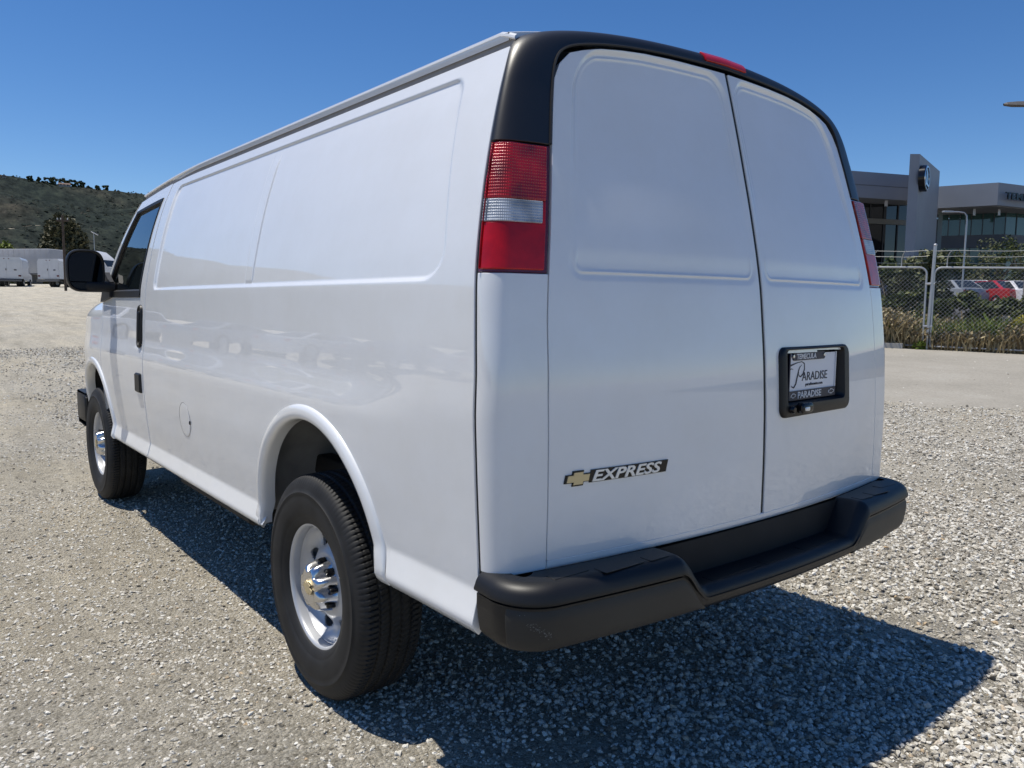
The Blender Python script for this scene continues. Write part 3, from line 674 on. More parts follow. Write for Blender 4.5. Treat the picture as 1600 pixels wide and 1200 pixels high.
flat('plate_emblem', bow(.438, Z0p+.0155, .021, .013), FTEXT, .005, .0066, doorR); flat('plate_emblem', bow(.438, Z0p+.0155, .016, .009), NAVY, .006, .0071, doorR)
flat('plate_emblem', bow(.178, Z0p+.0155, .016, .012), FTEXT, .005, .0066, doorR); flat('plate_emblem', bow(.178, Z0p+.0155, .012, .008), NAVY, .006, .0071, doorR)
# door latch and lock below the plate
b = MB().lathe([(0, -.016), (.008, -.016), (.011, -.012), (.012, .002)], 16, 'y'); o = b.build('door_lock', BLACKGLOSS, doorR); o.location = (.128, float(yrear(.128, 1.035))-.010, 1.034)
b = MB().rbox((.165, -.026, 1.020), (.235, .0, 1.052), .008, 3); o = b.build('door_latch', BLACKGLOSS, doorR); o.location.y = float(yrear(.2, 1.035))-.006
b = MB().rbox((.178, -.030, 1.028), (.205, -.024, 1.040), .003, 2); o = b.build('latch_button', SILVER, doorR); o.location.y = float(yrear(.2, 1.035))-.006

# model name badge on the left-hand door
def on_door(x, z, d, slope=0.):
    def w(co): return np.array([(x+a, float(yrear(x+a, z+bb))-d-c, z+bb+a*slope) for a, bb, c in co])
    return w
def dflat(name, c, mt, d0, d1, parent):
    n = len(c); V = [(x, float(yrear(x, z))-d0, z) for x, z in c]+[(x, float(yrear(x, z))-d1, z) for x, z in c]
    return MB().add(V, [tuple(range(n, 2*n))]+[(i, (i+1) % n, n+(i+1) % n, n+i) for i in range(n)]).build(name, mt, parent, sharp=30)
sh = .22
def par(x0, x1, z0, z1): return [(x0, z0), (x1, z0), (x1+(z1-z0)*sh, z1), (x0+(z1-z0)*sh, z1)]
ZB = .9225
nb = 12
top = [(-.702+i*(.262/nb), ZB-.0155) for i in range(nb+1)]; up = [(-.695+i*(.264/nb), ZB+.0165) for i in range(nb+1)]
dflat('badge_backing', top+up[::-1], BLACKGLOSS, 0, .0035, doorL)
dflat('badge_backing', bow(-.738, ZB-.001, .0405, .031), BLACKGLOSS, 0, .0035, doorL)
dflat('badge_emblem', bow(-.738, ZB-.001, .0345, .0245), GOLD, .003, .0055, doorL)
text_obj('badge_lettering', 'EXPRESS', .0385, None, SILVER, doorL, shear=.30, warp=on_door(-.697, ZB-.0128, .0042), sx=1.60, bold=.0009, extrude=.0012)
# rear step bumper
BXS, BR = .982, .12
def bump_path(n=240):
    yb = lambda x: -.098+.085*x*x
    xt = -BXS+BR
    for _ in range(20):
        m = 2*.085*abs(xt); xt = -BXS+BR-BR*m/math.hypot(1, m)
    m = 2*.085*abs(xt); L = math.hypot(1, m); c = (xt+BR*m/L, yb(xt)+BR/L)
    a = np.linspace(math.atan2(-1/L, -m/L), -math.pi, 24)
    cor = [(c[0]+BR*math.cos(q), c[1]+BR*math.sin(q)) for q in a]
    x = np.concatenate([np.linspace(0, -.36, 30), np.linspace(-.36, -.56, 60)[1:], np.linspace(-.56, xt, 24)[1:-1]])
    half = [(q, yb(q)) for q in x]+cor+[(-BXS+.006*k/6, c[1]+(.155-c[1])*k/6) for k in range(1, 7)]
    half = np.array(half); return np.concatenate([(half*np.array([-1, 1]))[::-1], half[1:]])
BP = bump_path(); T = np.gradient(BP, axis=0); T /= np.linalg.norm(T, axis=1, keepdims=True); BN = np.stack([-T[:, 1], T[:, 0]], 1)
if BN[len(BN)//2][1] > 0: BN = -BN
ax_ = np.abs(BP[:, 0])
notch = 1-sstep(ax_, .385, .50)                        # 1 in the step-down in the middle
ztb = .708-.102*notch
def bsec(i):
    zt = ztb[i]; zb = .540; k = zt-zb; r = min(.030, k*.42)
    dep = .105 if ax_[i] < .93 else .105*max(.25, 1-(ax_[i]-.93)/.09)
    s = [(-dep, zt-.002)]
    s += [(-.058, zt), (-.03, zt)]
    for q in np.linspace(90, 0, 7): s.append((-r+r*math.cos(math.radians(q)), zt-r+r*math.sin(math.radians(q))))
    lo = zb+.02; zz = np.linspace(zt-r, lo, 8)[1:]
    nk = 1-notch[i]; base = lambda w: .006*math.sin((zt-w)/k*math.pi)-.010*((zt-w)/k)**2
    zgv = zt-.046 if nk > .5 else zt-.046+.012*(1-2*nk); zgv = max(zgv, lo+.012)
    s[-1] = (s[-1][0]+.009*nk, s[-1][1])
    for q in range(-2, -6, -1): s[q] = (s[q][0]+.009*nk*(1-(-q-1)/6), s[q][1])
    for w, ex in ((zgv+.008, .009), (zgv+.002, .0085), (zgv+.0005, .006), (zgv, -.006), (zgv-.006, -.006), (zgv-.007, .0)): s.append((base(w)+ex*nk, w))
    for w in np.linspace(zgv-.007, lo, 6)[1:]: s.append((base(w), w))
    for q in np.linspace(0, -90, 5)[1:]: s.append((-.010-.02+.02*math.cos(math.radians(q)), lo+.02*math.sin(math.radians(q))))
    s.append((-.07, zb)); return s
R = []
for i in range(len(BP)):
    R.append([(BP[i, 0]+BN[i, 0]*o, BP[i, 1]+BN[i, 1]*o, z) for o, z in bsec(i)])
bumper = MB().grid(np.array(R)).build('rear_bumper', PLASTIC, van, sharp=55)
# face panels either side of the step, each standing a little proud with a joint round it
PANEL = mat('bumper_face', (.028, .028, .027), .55, noise=(5, .2), bump=(800, .25, .0005))
for side in (-1, 1):
    idx = [i for i in range(len(BP)) if side*BP[i, 0] > .40 and (BP[i, 1] < .045)]
    Q = []
    for i in idx:
        zt = min(ztb[i]-.0535, .662); zb = .548
        row = []
        for f in np.linspace(0, 1, 7):
            z = zb+(zt-zb)*f; k = .168
            o = .006*math.sin((.708-z)/k*math.pi)-.010*((.708-z)/k)**2
            o += .0045 if 0 < f < 1 else -.002
            row.append((BP[i, 0]+BN[i, 0]*o, BP[i, 1]+BN[i, 1]*o, z))
        Q.append(row)
    Q = np.array(Q)
    if len(Q): patch('face_panel', Q, PANEL, bumper, (0, -1, 0), False, .006, lip=.002)
# tread pads on the steps
for x0, x1, y0, y1, z in [(-.87, -.755, -.005, .030, .7075), (-.74, -.60, -.045, -.0, .7075), (-.585, -.51, -.05, -.01, .7075), (.51, .60, -.05, -.01, .7075), (.615, .74, -.045, .0, .7075), (.755, .87, -.005, .030, .7075), (-.34, -.12, -.06, -.02, .6055), (-.10, .10, -.068, -.028, .6055), (.12, .34, -.06, -.02, .6055)]:
    b = MB().rbox((x0, y0, z), (x1, y1, z+.0016), .006, 2); b.build('tread_pad', PLASTIC, bumper)
# scuff on the corner
SCUFF = mat('scuffed_plastic', (.22, .22, .21), .8)
b = MB(); rs_ = np.random.default_rng(3)
ci = [i for i in range(len(BP)) if -.965 < BP[i, 0] < -.90 and BP[i, 1] < .03]
for k in range(130):
    f = rs_.random(); fi = f*(len(ci)-1.001); i = ci[int(fi)]; z = .640-.050*(1-f)+rs_.normal(0, .0045)
    n = BN[i]; o = .0078; x, y = BP[i]+(BP[i+1]-BP[i])*(fi % 1)+n*o; t_ = T[i]*rs_.uniform(.0003, .0016); h = rs_.uniform(.0002, .0009)
    b.add([(x-t_[0], y-t_[1], z-h), (x+t_[0], y+t_[1], z-h*.5), (x+t_[0], y+t_[1], z+h), (x-t_[0]*.5, y-t_[1]*.5, z+h)], [(0, 1, 2, 3)])
b.build('scuff_mark', SCUFF, bumper, smooth=False)
# grey bracket and apron behind the bumper
b = MB()
for i in range(len(BP)-1):
    pass
x = np.linspace(-.93, .93, 60); yy = -.012+.05*x*x
b.grid(np.array([[(x[i], yy[i]+.02, .548), (x[i], yy[i]+.02, .703)] for i in range(60)])); b.build('bumper_backing', DARK, van)
for s in (-1, 1):
    b = MB().rbox((s*.915-.02, .09, .60), (s*.915+.02, .165, .70), .006, 2); b.build('bumper_end_bracket', DARK, van)

# roof with drip rails
def roofz(x, y): return 2.125-.076*np.abs(x/.775)**2.5-.062*np.clip((y-2.75)/1.05, 0, 1.6)**2-.012*np.clip((.9-y)/.6, 0, 1)*0
xs = np.linspace(-.772, .772, 70); ysr = np.concatenate([np.linspace(.314, 3.7, 80), np.linspace(3.72, 3.98, 14)])
Rr = np.zeros((70, len(ysr), 3))
for i, x in enumerate(xs):
    yy = np.minimum(ysr, 3.98-.16*(x/.772)**2); Rr[i] = np.stack([np.full(len(ysr), x), yy, roofz(x, yy)], 1)
roof = patch('roof', Rr, PAINT, van, (0, 0, 1), False, .02)
yr_ = np.linspace(.285, 3.82, 120)
for mir in (False, True):
    sx = -1 if mir else 1
    zt = ztop(yr_); w = whalf(yr_, zt); end = 1-sstep(yr_, .285, .34)
    # channel: shelf, wall coloured grey for the shade under the lip, white lip that rolls into the roof
    Q = np.stack([np.stack([-(w-.002), yr_, zt-.001], 1), np.stack([-(w-.022), yr_, zt+.000], 1), np.stack([-(w-.026), yr_, zt+.004], 1), np.stack([-(w-.027), yr_, zt+.040-end*.02], 1)], 1)
    MB().grid(Q*np.array([sx, 1, 1])).build('drip_channel', GAPSHADE, roof)
    zz = zt+.040-end*.02
    Q = np.stack([np.stack([-(w-d), yr_, zz+h], 1) for d, h in ((.030, -.003), (.020, -.0025), (.0165, .001), (.0175, .007), (.024, .0125), (.034, .013))], 1)
    Q[..., 2] = np.where(np.arange(6)[None] == 5, np.minimum(Q[..., 2], roofz(Q[..., 0], Q[..., 1])+.006), Q[..., 2])
    MB().grid(Q*np.array([sx, 1, 1])).build('drip_rail', PAINT, roof)

# front end: fenders, hood, windscreen, nose
def hoodz(y): return 1.345-.02*(y-4.3)-.17*np.clip((y-4.6)/.85, 0, 1)**2.0
th2 = np.linspace(0, math.pi, 51)
yf = np.unique(np.round(np.concatenate([np.arange(4.291, 5.44, .012), FYC+(FR+.012)*np.cos(th2), [FYC+FR+.013, 5.44]]), 5)); yf = yf[yf >= 4.291]
def arch_f(y): 
    d = np.abs(y-FYC); return np.where(d < FR+.012, .47+np.sqrt(np.maximum((FR+.012)**2-d*d, 0)), .50)
Zf = np.stack([arch_f(y)+(hoodz(y)-arch_f(y))*np.linspace(0, 1, 70) for y in yf]); Yf = np.broadcast_to(yf[:, None], Zf.shape)
crown = .06*np.clip((Zf-hoodz(Yf)+.10)/.10, 0, 1)**2.4
Pf = side_pt(Yf, Zf, -crown)
for mir in (False, True):
    fd_ = patch('front_fender', Pf, PAINT, van, (-1, 0, 0), mir, .025)
    a = np.linspace(math.radians(2), math.radians(178), 80); sec = [(FR+.046, -.004), (FR+.044, .004), (FR+.036, .009), (FR+.018, .012), (FR+.004, .009), (FR-.002, -.004), (FR-.002, -.05)]
    R = np.zeros((len(a), len(sec), 3))
    for j, (rr, off) in enumerate(sec): R[:, j] = side_pt(FYC+rr*np.cos(a), .47+rr*np.sin(a), off)
    patch('front_arch_flare', R, PAINT, van, (-1, 0, 0), mir, 0)
    sx = 1 if mir else -1
    MB().rbox((sx*.862-.012, 5.15, 1.085), (sx*.862+.012, 5.23, 1.135), .006, 2).build('side_marker', LENS_EDGE, fd_)
    MB().rbox((sx*.72-.13, 5.40, .93), (sx*.72+.08, 5.47, 1.08), .02, 3, axis=1).build('headlight', mat('headlight_glass', (.6, .62, .65), .08, coat=1), van)
    # A pillar between door front edge and windscreen
    zz = np.linspace(1.335, 1.99, 24); y = yfront(zz); y = y+.0; A = side_pt(y, np.minimum(zz, ztop(y)), 0)
    f = (zz-1.335)/.655; B = np.stack([-(.80-.11*f), 4.43-.62*f, 1.352+.675*f], 1)
    g = np.linspace(0, 1, 7)[None, :, None]; Rp = A[:, None]*(1-g)+B[:, None]*g; Rp[..., 2] += .012*np.sin(g[..., 0]*math.pi)
    patch('windscreen_pillar', Rp, PAINT, van, (-1, .5, .3), mir, 0)
xs = np.linspace(-.865, .865, 50); yh = np.linspace(4.40, 5.45, 36); Hh = np.zeros((50, 36, 3))
for i, x in enumerate(xs):
    w_ = whalf(yh, hoodz(yh))-.055; X = x/.865*w_; y0 = yh+(.20*(1-(x/.865)**2))*np.clip(1-(yh-4.4)/.4, 0, 1); Hh[i] = np.stack([X, y0, hoodz(y0)+.045*(1-(x/.865)**2)-.004], 1)
patch('hood', Hh, PAINT, van, (0, 0, 1), False, .02)
g1 = np.linspace(-1, 1, 24); g2 = np.linspace(0, 1, 18); Wn = np.zeros((24, 18, 3))
for i, s in enumerate(g1):
    for j, f in enumerate(g2): Wn[i, j] = (s*(.80-.11*f), 4.43-.62*f+.22*(1-s*s)*(1-.35*f), 1.352+.675*f+.055*(1-s*s)*f)
patch('windscreen', Wn, GLASS, van, (0, 1, .5), False, 0)
xs = np.linspace(-.80, .80, 40); Nn = np.stack([np.stack([xs, 5.50-.09*(xs/.8)**2-(z-.9)**2*.25, np.full(40, z)], 1) for z in np.linspace(.62, 1.19, 14)], 1)
patch('front_fascia', Nn, PAINT, van, (0, 1, 0), False, .03)
MB().rbox((-.52, 5.40, .88), (.52, 5.53, 1.09), .03, 3, axis=1).build('grille', PLASTIC, van)
xs = np.linspace(-.955, .955, 50); yb2 = 5.52-.16*np.abs(xs/.955)**3.2
Q = np.stack([np.stack([xs, yb2+d, np.full(50, z)], 1) for d, z in ((-.30, .68), (-.02, .685), (.0, .66), (.005, .55), (-.02, .44), (-.25, .43))], 1)
patch('front_bumper', Q, PLASTIC, van, (0, 1, 0), False, .0)
for s in (-1, 1): MB().rbox((s*.93-.03, 5.05, .47), (s*.93+.03, 5.36, .665), .02, 3).build('front_bumper_end', PLASTIC, van)

# door mirrors
for s in (-1, 1):
    arm = MB().rbox((s*1.02-.10, 3.985, 1.405), (s*1.02+.09, 4.06, 1.47), .02, 3, axis=0)
    arm.prism([(4.26, 1.345), (3.99, 1.375), (3.99, 1.47), (4.10, 1.53)], s*.968-.014, s*.968+.014, 0)
    mr = arm.build('door_mirror', PLASTIC, van)
    # shell: superelliptic head, open to the rear, glass set inside
    a = np.linspace(0, 2*math.pi, 41)[:-1]; ce = lambda t, k: np.sign(t)*np.abs(t)**k
    cx, cz, hx, hz = s*1.105, 1.533, .105, .128
    R = np.zeros((40, 9, 3))
    for j, (k, dy) in enumerate(((.86, .012), (.93, .0), (.985, .004), (1, .03), (.97, .07), (.88, .105), (.70, .128), (.40, .142), (.02, .146))):
        R[:, j] = np.stack([cx+hx*k*ce(np.cos(a), .62), np.full(40, 3.985+dy), cz+hz*k*ce(np.sin(a), .62)], 1)
    MB().grid(R, closeu=True).build('mirror_shell', PLASTIC, mr)
    def mg(z0, z1):
        q = [(cx+hx*.86*ce(math.cos(t), .62), cz+hz*.86*ce(math.sin(t), .62)) for t in a]
        return [(x, min(max(z, z0), z1)) for x, z in q]
    MB().prism(mg(1.468, 2), 3.996, 4.003, 1).build('mirror_glass', MIRROR, mr)
    MB().prism(mg(1, 1.462), 3.996, 4.003, 1).build('wide_angle_glass', MIRROR, mr)

# wheels
def tyre_mesh():
    R0, hw = .387, .122
    prof = []
    for q in np.linspace(0, 1, 9): prof.append((.214+.012*q, -.094-.010*q))       # bead
    prof = [(.212, -.085), (.214, -.096), (.222, -.104), (.232, -.108), (.240, -.1125), (.243, -.1125), (.246, -.1155), (.262, -.1195), (.285, -.1225), (.305, -.1225), (.318, -.1205), (.321, -.1225), (.327, -.1225), (.330, -.1185), (.342, -.1155), (.352, -.1125)]
    sh_ = [(.362, -.1085), (.370, -.103), (.3765, -.0965), (.380, -.090)]
    tread = [(.3865-.0035*abs(x/.088)**2.5, x) for x in np.linspace(-.086, .086, 58)]
    full = prof+sh_+tread+[(r, -x) for r, x in sh_[::-1]]+[(r, -x) for r, x in prof[::-1]]
    full = np.array(full); n = 768; th = np.linspace(0, 2*math.pi, n, endpoint=False)
    r = np.broadcast_to(full[:, 0], (n, len(full))).copy(); X = np.broadcast_to(full[:, 1], (n, len(full)))
    TH = th[:, None]; ph = TH*128/(2*math.pi)
    gro = np.zeros_like(r)
    for gx in (-.055, -.019, .019, .055): gro = np.maximum(gro, 1-sstep(np.abs(X-gx-.0010*np.sin(ph*2*math.pi)), .0036, .0052))
    lat = np.zeros_like(r)
    band = np.abs(X) > .058; fs = (ph+X*9) % 1; lat = np.where(band & (np.abs(X) < .112) & (r > .350), (1-sstep(np.abs(fs-.5), .07, .15))*np.where(np.abs(X) > .088, .42, .8), lat)
    fs = (ph*1.0+X*22+.3) % 1; lat = np.where((np.abs(X) < .052), .35*(1-sstep(np.abs(fs-.5), .05, .13)), lat)
    r = r-.0085*np.maximum(gro, lat*np.where(np.abs(X) > .09, .75, 1))
    P = np.stack([X, r*np.cos(TH), r*np.sin(TH)], 2)
    # flat contact patch
    P[..., 2] = np.maximum(P[..., 2], -.3835)
    return P
def wheel_disc():
    """steel wheel: rim barrel, lip, dished disc with eight hand holes"""
    prof = [(.204, .10), (.206, -.04), (.204, -.083), (.207, -.092), (.2125, -.0965), (.2175, -.0965), (.219, -.092), (.2165, -.086)]
    b = MB(); b.lathe(prof, 96, 'x')
    rad = np.array([.2035, .200, .194, .186, .176, .166, .156, .146, .136, .126, .116, .108, .100, .086, .05, .0])
    xx = np.array([-.062, -.052, -.042, -.033, -.027, -.024, -.0245, -.028, -.034, -.042, -.049, -.053, -.054, -.054, -.054, -.054])
    n = 192; th = np.linspace(0, 2*math.pi, n, endpoint=False)
    rf = np.interp(np.linspace(0, 15, 61), np.arange(16), rad); xf = np.interp(np.linspace(0, 15, 61), np.arange(16), xx)
    xf = np.convolve(np.pad(xf, 2, mode='edge'), np.ones(5)/5, 'valid')
    k = 8; ph = ((th*k/(2*math.pi)+.5) % 1-.5)[:, None]*2*math.pi/k
    rm = rf[None]; d = np.hypot((rm-.160)/.0285, ph*rm/.0315)                     # hand holes
    dent = np.exp(-np.clip(d-1, 0, 9)**2/.10)*.006
    P = np.stack([np.broadcast_to(xf[None], (n, 61))+dent, rm*np.cos(th)[:, None], rm*np.sin(th)[:, None]], 2)
    dm = .25*(d+np.roll(d, -1, 0))[:, :-1]+.25*(d+np.roll(d, -1, 0))[:, 1:]
    b.grid(P, mask=dm > .98, closeu=True)
    # hole walls
    for i in range(k):
        c = 2*math.pi*i/k; a = np.linspace(0, 2*math.pi, 25)
        R = np.zeros((25, 2, 3))
        for j, dx in enumerate((.005, .014)):
            rr = .160+.0285*np.cos(a); tt_ = c+.0315*np.sin(a)/.160
            R[:, j] = np.stack([np.interp(rr, rf[::-1], xf[::-1])+dx, rr*np.cos(tt_), rr*np.sin(tt_)], 1)
        b.grid(R)
    return b
wheel = wheel_disc().build('wheel', STEEL, van, sharp=40)
ty = MB().grid(tyre_mesh(), closeu=True).build('tyre', RUBBER, wheel, sharp=50)
MB().lathe([(.0, .01), (.20, .01), (.20, .03), (0, .03)], 40, 'x').build('brake_drum', DARK, wheel)
# fluted chrome centre cap with eight lobes
n = 160; th = np.linspace(0, 2*math.pi, n, endpoint=False); lob = .5+.5*np.cos(8*th)
rows = [(.094, .090, -.050), (.092, .072, -.058), (.088, .064, -.075), (.083, .060, -.095), (.077, .058, -.110), (.067, .057, -.119), (.055, .0545, -.1225), (.051, .051, -.1215), (.048, .048, -.120), (.0, .0, -.120)]
P = np.zeros((n, len(rows), 3))
for j, (r1, r0, x) in enumerate(rows):
    r = r0+(r1-r0)*lob**.6; P[:, j] = np.stack([np.full(n, x), r*np.cos(th), r*np.sin(th)], 1)
hubcap = MB().grid(P, closeu=True).build('hub_cap', CHROME, wheel, sharp=45)
b = MB(); V = [(-.1215, -x*.031, z*.031) for x, z in BT]; V2 = [(-.1245, a_, c_) for _, a_, c_ in V]; m = len(BT)
b.add(V+V2, [tuple(range(m, 2*m))]+[(i, (i+1) % m, m+(i+1) % m, m+i) for i in range(m)]); b.build('hub_emblem', GOLD, wheel, sharp=30)
for i in range(8):
    c = 2*math.pi*(i+.5)/8; b = MB().lathe([(.0, -.082), (.0075, -.081), (.0105, -.075), (.0115, -.052)], 6, 'x')
    o = b.build('lug_nut', BLACKGLOSS, wheel, sharp=30); o.location = (0, .083*math.cos(c), .083*math.sin(c))
MB().tube([(-.028, .12, -.105), (-.055, .128, -.11), (-.075, .135, -.112)], .0045, 8).build('valve_stem', TRIM, wheel)
wheel.location = (-.868, AYC, .3835); wheel.rotation_euler.x = .35
for (x, y, rz, rx) in ((-.868, FYC, 0, 1.1), (.868, AYC, math.pi, .6), (.868, FYC, math.pi, 2.0)):
    w2 = copy_tree(wheel, van); w2.location = (x, y, .3835); w2.rotation_euler = (rx, 0, rz)
for o in van.children:
    if o.name.split('.')[0] == 'wheel' and o.location.x > 0: o.rotation_euler = Matrix.Rotation(math.pi, 3, 'Z').to_euler()

# wheel housings, frame, axles, tank
for s in (-1, 1):
    for yc, R_, nm, mt in ((AYC, .565, 'rear_wheelhouse', LINER), (FYC, .468, 'front_wheelhouse', DARK)):
        a = np.linspace(math.radians(2), math.radians(170), 50); zc = AZC if yc == AYC else .47
        Q = np.stack([np.stack([np.full(50, s*x), yc+(R_-d)*np.cos(a), zc+(R_-d)*np.sin(a)], 1) for x, d in ((.955 if yc == FYC else .93, 0), (.75, .004), (.60, .01), (.598, .16), (.598, .45))], 1)
        MB().grid(Q).build(nm, mt, van, sharp=30)
    MB().rbox((s*.68-.035, .62, .655), (s*.68+.035, 1.66, .735), .008, 2, axis=1).build('frame_rail', DARK, van)
    MB().rbox((s*.45-.03, .55, .42), (s*.45+.03, 5.2, .54), .008, 2, axis=1).build('frame_rail', DARK, van)
    b = MB(); b.rbox((s*.72-.005, 1.32, .53), (s*.72+.005, 1.58, .655), .01, 2, axis=0); br = b.build('spring_bracket', BRACKET, van)
    for yy, zz, r_ in ((1.40, .60, .018), (1.47, .57, .012), (1.50, .63, .015)):
        o = MB().lathe([(0, -.007), (r_, -.007), (r_, .007), (0, .007)], 14, 'x').build('bracket_hole', TRIM, br); o.location = (s*.72, yy, zz)
    yy = np.linspace(.45, 1.80, 20); MB().tube(np.stack([np.full(20, s*.60), yy, .53-.12*(1-((yy-1.12)/.68)**2)], 1), .022, 6).build('leaf_spring', DARK, van)
b = MB(); b.tube([(-.80, AYC, .385), (.80, AYC, .385)], .05, 14); b.lathe([(.0, -.13), (.09, -.12), (.15, -.03), (.15, .03), (.09, .12), (0, .13)], 20, 'x', (0, AYC, .385)); b.build('rear_axle', DARK, van)
b = MB(); b.tube([(-.80, FYC, .36), (.80, FYC, .36)], .045, 12); b.build('front_axle', DARK, van)
b = MB(); b.box((-.93, .19, .55), (.93, .52, .60)); b.box((-.60, .52, .56), (.60, 1.74, .61)); b.box((-.93, 1.74, .50), (.93, 4.0, .60)); b.box((-.60, 4.0, .55), (.60, 5.1, .61)); b.build('floor_pan', DARK, van)
b = MB().rbox((-.86, 2.0, .36), (-.48, 3.1, .50), .04, 3, axis=1); b.build('fuel_tank', DARK, van)
b = MB().tube([(.30, .55, .47), (.30, 1.0, .50), (.32, 1.6, .47), (.32, 3.9, .42)], .035, 10); b.lathe([(0, 0), (.10, .02), (.10, .6), (0, .62)], 16, 'y', (.32, 2.2, .43)); b.build('exhaust', DARK, van)
b = MB().tube([(0, 1.2, .42), (0, 4.2, .47)], .04, 10); b.build('drive_shaft', DARK, van)
# dark inner skin that closes the panel joints, bulkhead
b = MB(); yy = np.linspace(.33, 3.30, 30); zz = np.linspace(.58, 1.99, 30)
for s in (-1, 1):
    Yg, Zg = np.meshgrid(yy, zz, indexing='ij'); Q = side_pt(Yg, Zg, -.034); Q[..., 0] *= s
    arch = (np.hypot(Yg-AYC, Zg-AZC) > .64); b.grid(Q, mask=arch[:-1, :-1] & arch[1:, 1:] & arch[1:, :-1] & arch[:-1, 1:])
for s in (-1, 1):
    cc = [np.concatenate([[(0, float(yrear(0, z))+.036)], np.stack([np.linspace(-.1, -.6, 6), yrear(np.linspace(-.1, -.6, 6), z)+.036], 1), (corner(z, .072, 6)-np.array([-.03, -.034])), [(-whalf(.36, z)+.034, .36)]]) for z in np.linspace(.60, 2.02, 26)]
    Q = np.stack([np.concatenate([c, np.full((len(c), 1), z)], 1) for c, z in zip(cc, np.linspace(.60, 2.02, 26))], 1); Q[..., 0] *= s
    mk = np.ones((Q.shape[0]-1, Q.shape[1]-1), bool)
    if s > 0:
        xm = .5*(Q[1:, 1:, 0]+Q[:-1, :-1, 0]); zm = .5*(Q[1:, 1:, 2]+Q[:-1, :-1, 2]); mk = ~((xm > .05) & (xm < .58) & (zm > 1.0) & (zm < 1.24))
    b.grid(Q, mask=mk)
b.add([(-.93, 3.14, .58), (.93, 3.14, .58), (.95, 3.14, 1.4), (.78, 3.14, 2.0), (-.78, 3.14, 2.0), (-.95, 3.14, 1.4)], [(0, 1, 2, 3, 4, 5)])
b.build('inner_skin', DARK, van, sharp=30)
# cab interior
TRIMG = mat('cab_trim', (.05, .05, .052), .7)
for s in (-1, 1):
    b = MB().rbox((s*.45-.26, 3.35, .85), (s*.45+.26, 3.90, 1.02), .05, 3); b.rbox((s*.45-.25, 3.25, .95), (s*.45+.25, 3.42, 1.55), .05, 3); b.rbox((s*.45-.13, 3.28, 1.58), (s*.45+.13, 3.38, 1.78), .04, 3); b.build('seat', TRIMG, van)
b = MB().rbox((-.9, 4.10, .95), (.9, 4.55, 1.33), .08, 4, axis=0); b.build('dashboard', TRIMG, van)
a = np.linspace(0, 2*math.pi, 33); b = MB().tube(np.stack([-.45+.19*np.cos(a), 4.0+.07*np.sin(a), 1.24+.175*np.sin(a)], 1), .014, 8, False); b.build('steering_wheel', TRIM, van)

# the right-hand half of the body is a touch narrower than the left in plan
def narrow(o, k=.958):
    if o.name.split('.')[0] == 'wheel':
        if o.location.x > 0: o.location.x *= k
        return
    if o.type == 'MESH':
        lx, sc_ = o.location.x, o.scale.x; n = len(o.data.vertices); co = np.empty(n*3); o.data.vertices.foreach_get('co', co); co = co.reshape(-1, 3)
        if lx != 0 and abs(lx) > .05 and sc_ > 0 and abs(co[:, 0]).max() < .2:
            if lx > 0: o.location.x *= k
        else:
            w = lx+sc_*co[:, 0]; w = np.where(w > 0, w*k, w); co[:, 0] = (w-lx)/sc_; o.data.vertices.foreach_set('co', co.ravel()); o.data.update()
    for c in o.children: narrow(c, k)
for o in list(van.children): narrow(o, .925 if o.name.split('.')[0] == 'rear_bumper' else .958)
# ------------------------------------------------------------------ foliage helpers
def leaf_mat(name, c0, c1, c2):
    m = mat(name, c1, .6, spec=.25); t, p = nodes_of(m)
    g = t.nodes.new('ShaderNodeNewGeometry'); r1 = ramp(t, [(0, c0), (.5, c1), (1, c2)]); t.links.new(g.outputs['Random Per Island'], r1.inputs[0]); t.links.new(r1.outputs[0], p.inputs['Base Color'])
    p.inputs['Subsurface Weight'].default_value = 0
    return m
LEAF_DARK = leaf_mat('dark_leaf', (.022, .035, .012), (.045, .062, .022), (.085, .10, .04))
LEAF_EUC = leaf_mat('eucalyptus_leaf', (.032, .038, .020), (.068, .070, .038), (.13, .12, .07))
LEAF_BRIGHT = leaf_mat('bright_leaf', (.07, .10, .015), (.14, .18, .03), (.24, .27, .06))
LEAF_HEDGE = leaf_mat('hedge_leaf', (.03, .045, .014), (.065, .085, .025), (.14, .15, .05))
LEAF_OLIVE = leaf_mat('olive_leaf', (.05, .06, .03), (.10, .115, .055), (.19, .19, .10))
DRY = leaf_mat('dry_weed', (.14, .10, .05), (.28, .22, .12), (.44, .37, .22))
GREENWEED = leaf_mat('green_weed', (.06, .10, .015), (.13, .18, .03), (.22, .24, .06))
YELLOW = leaf_mat('yellow_weed', (.20, .20, .03), (.38, .34, .05), (.55, .47, .08))
BARK = mat('bark', (.10, .085, .065), .9, noise=(3, .3), bump=(8, .5, .03))
def leaves(c, size, r_, elong=1.6, droop=0.):
    """quads at points c with random orientation"""
    n = len(c); a = r_.normal(size=(n, 3)); a[:, 2] -= droop; a /= np.linalg.norm(a, axis=1, keepdims=True)
    b = np.cross(a, r_.normal(size=(n, 3))); b /= np.linalg.norm(b, axis=1, keepdims=True)
    s = size*r_.uniform(.6, 1.35, (n, 1)); u = a*s*elong*.5; v = b*s*.5
    V = np.stack([c-u, c+v*.9, c+u, c-v*.9], 1).reshape(-1, 3)
    F = np.arange(4*n).reshape(-1, 4); return V, F
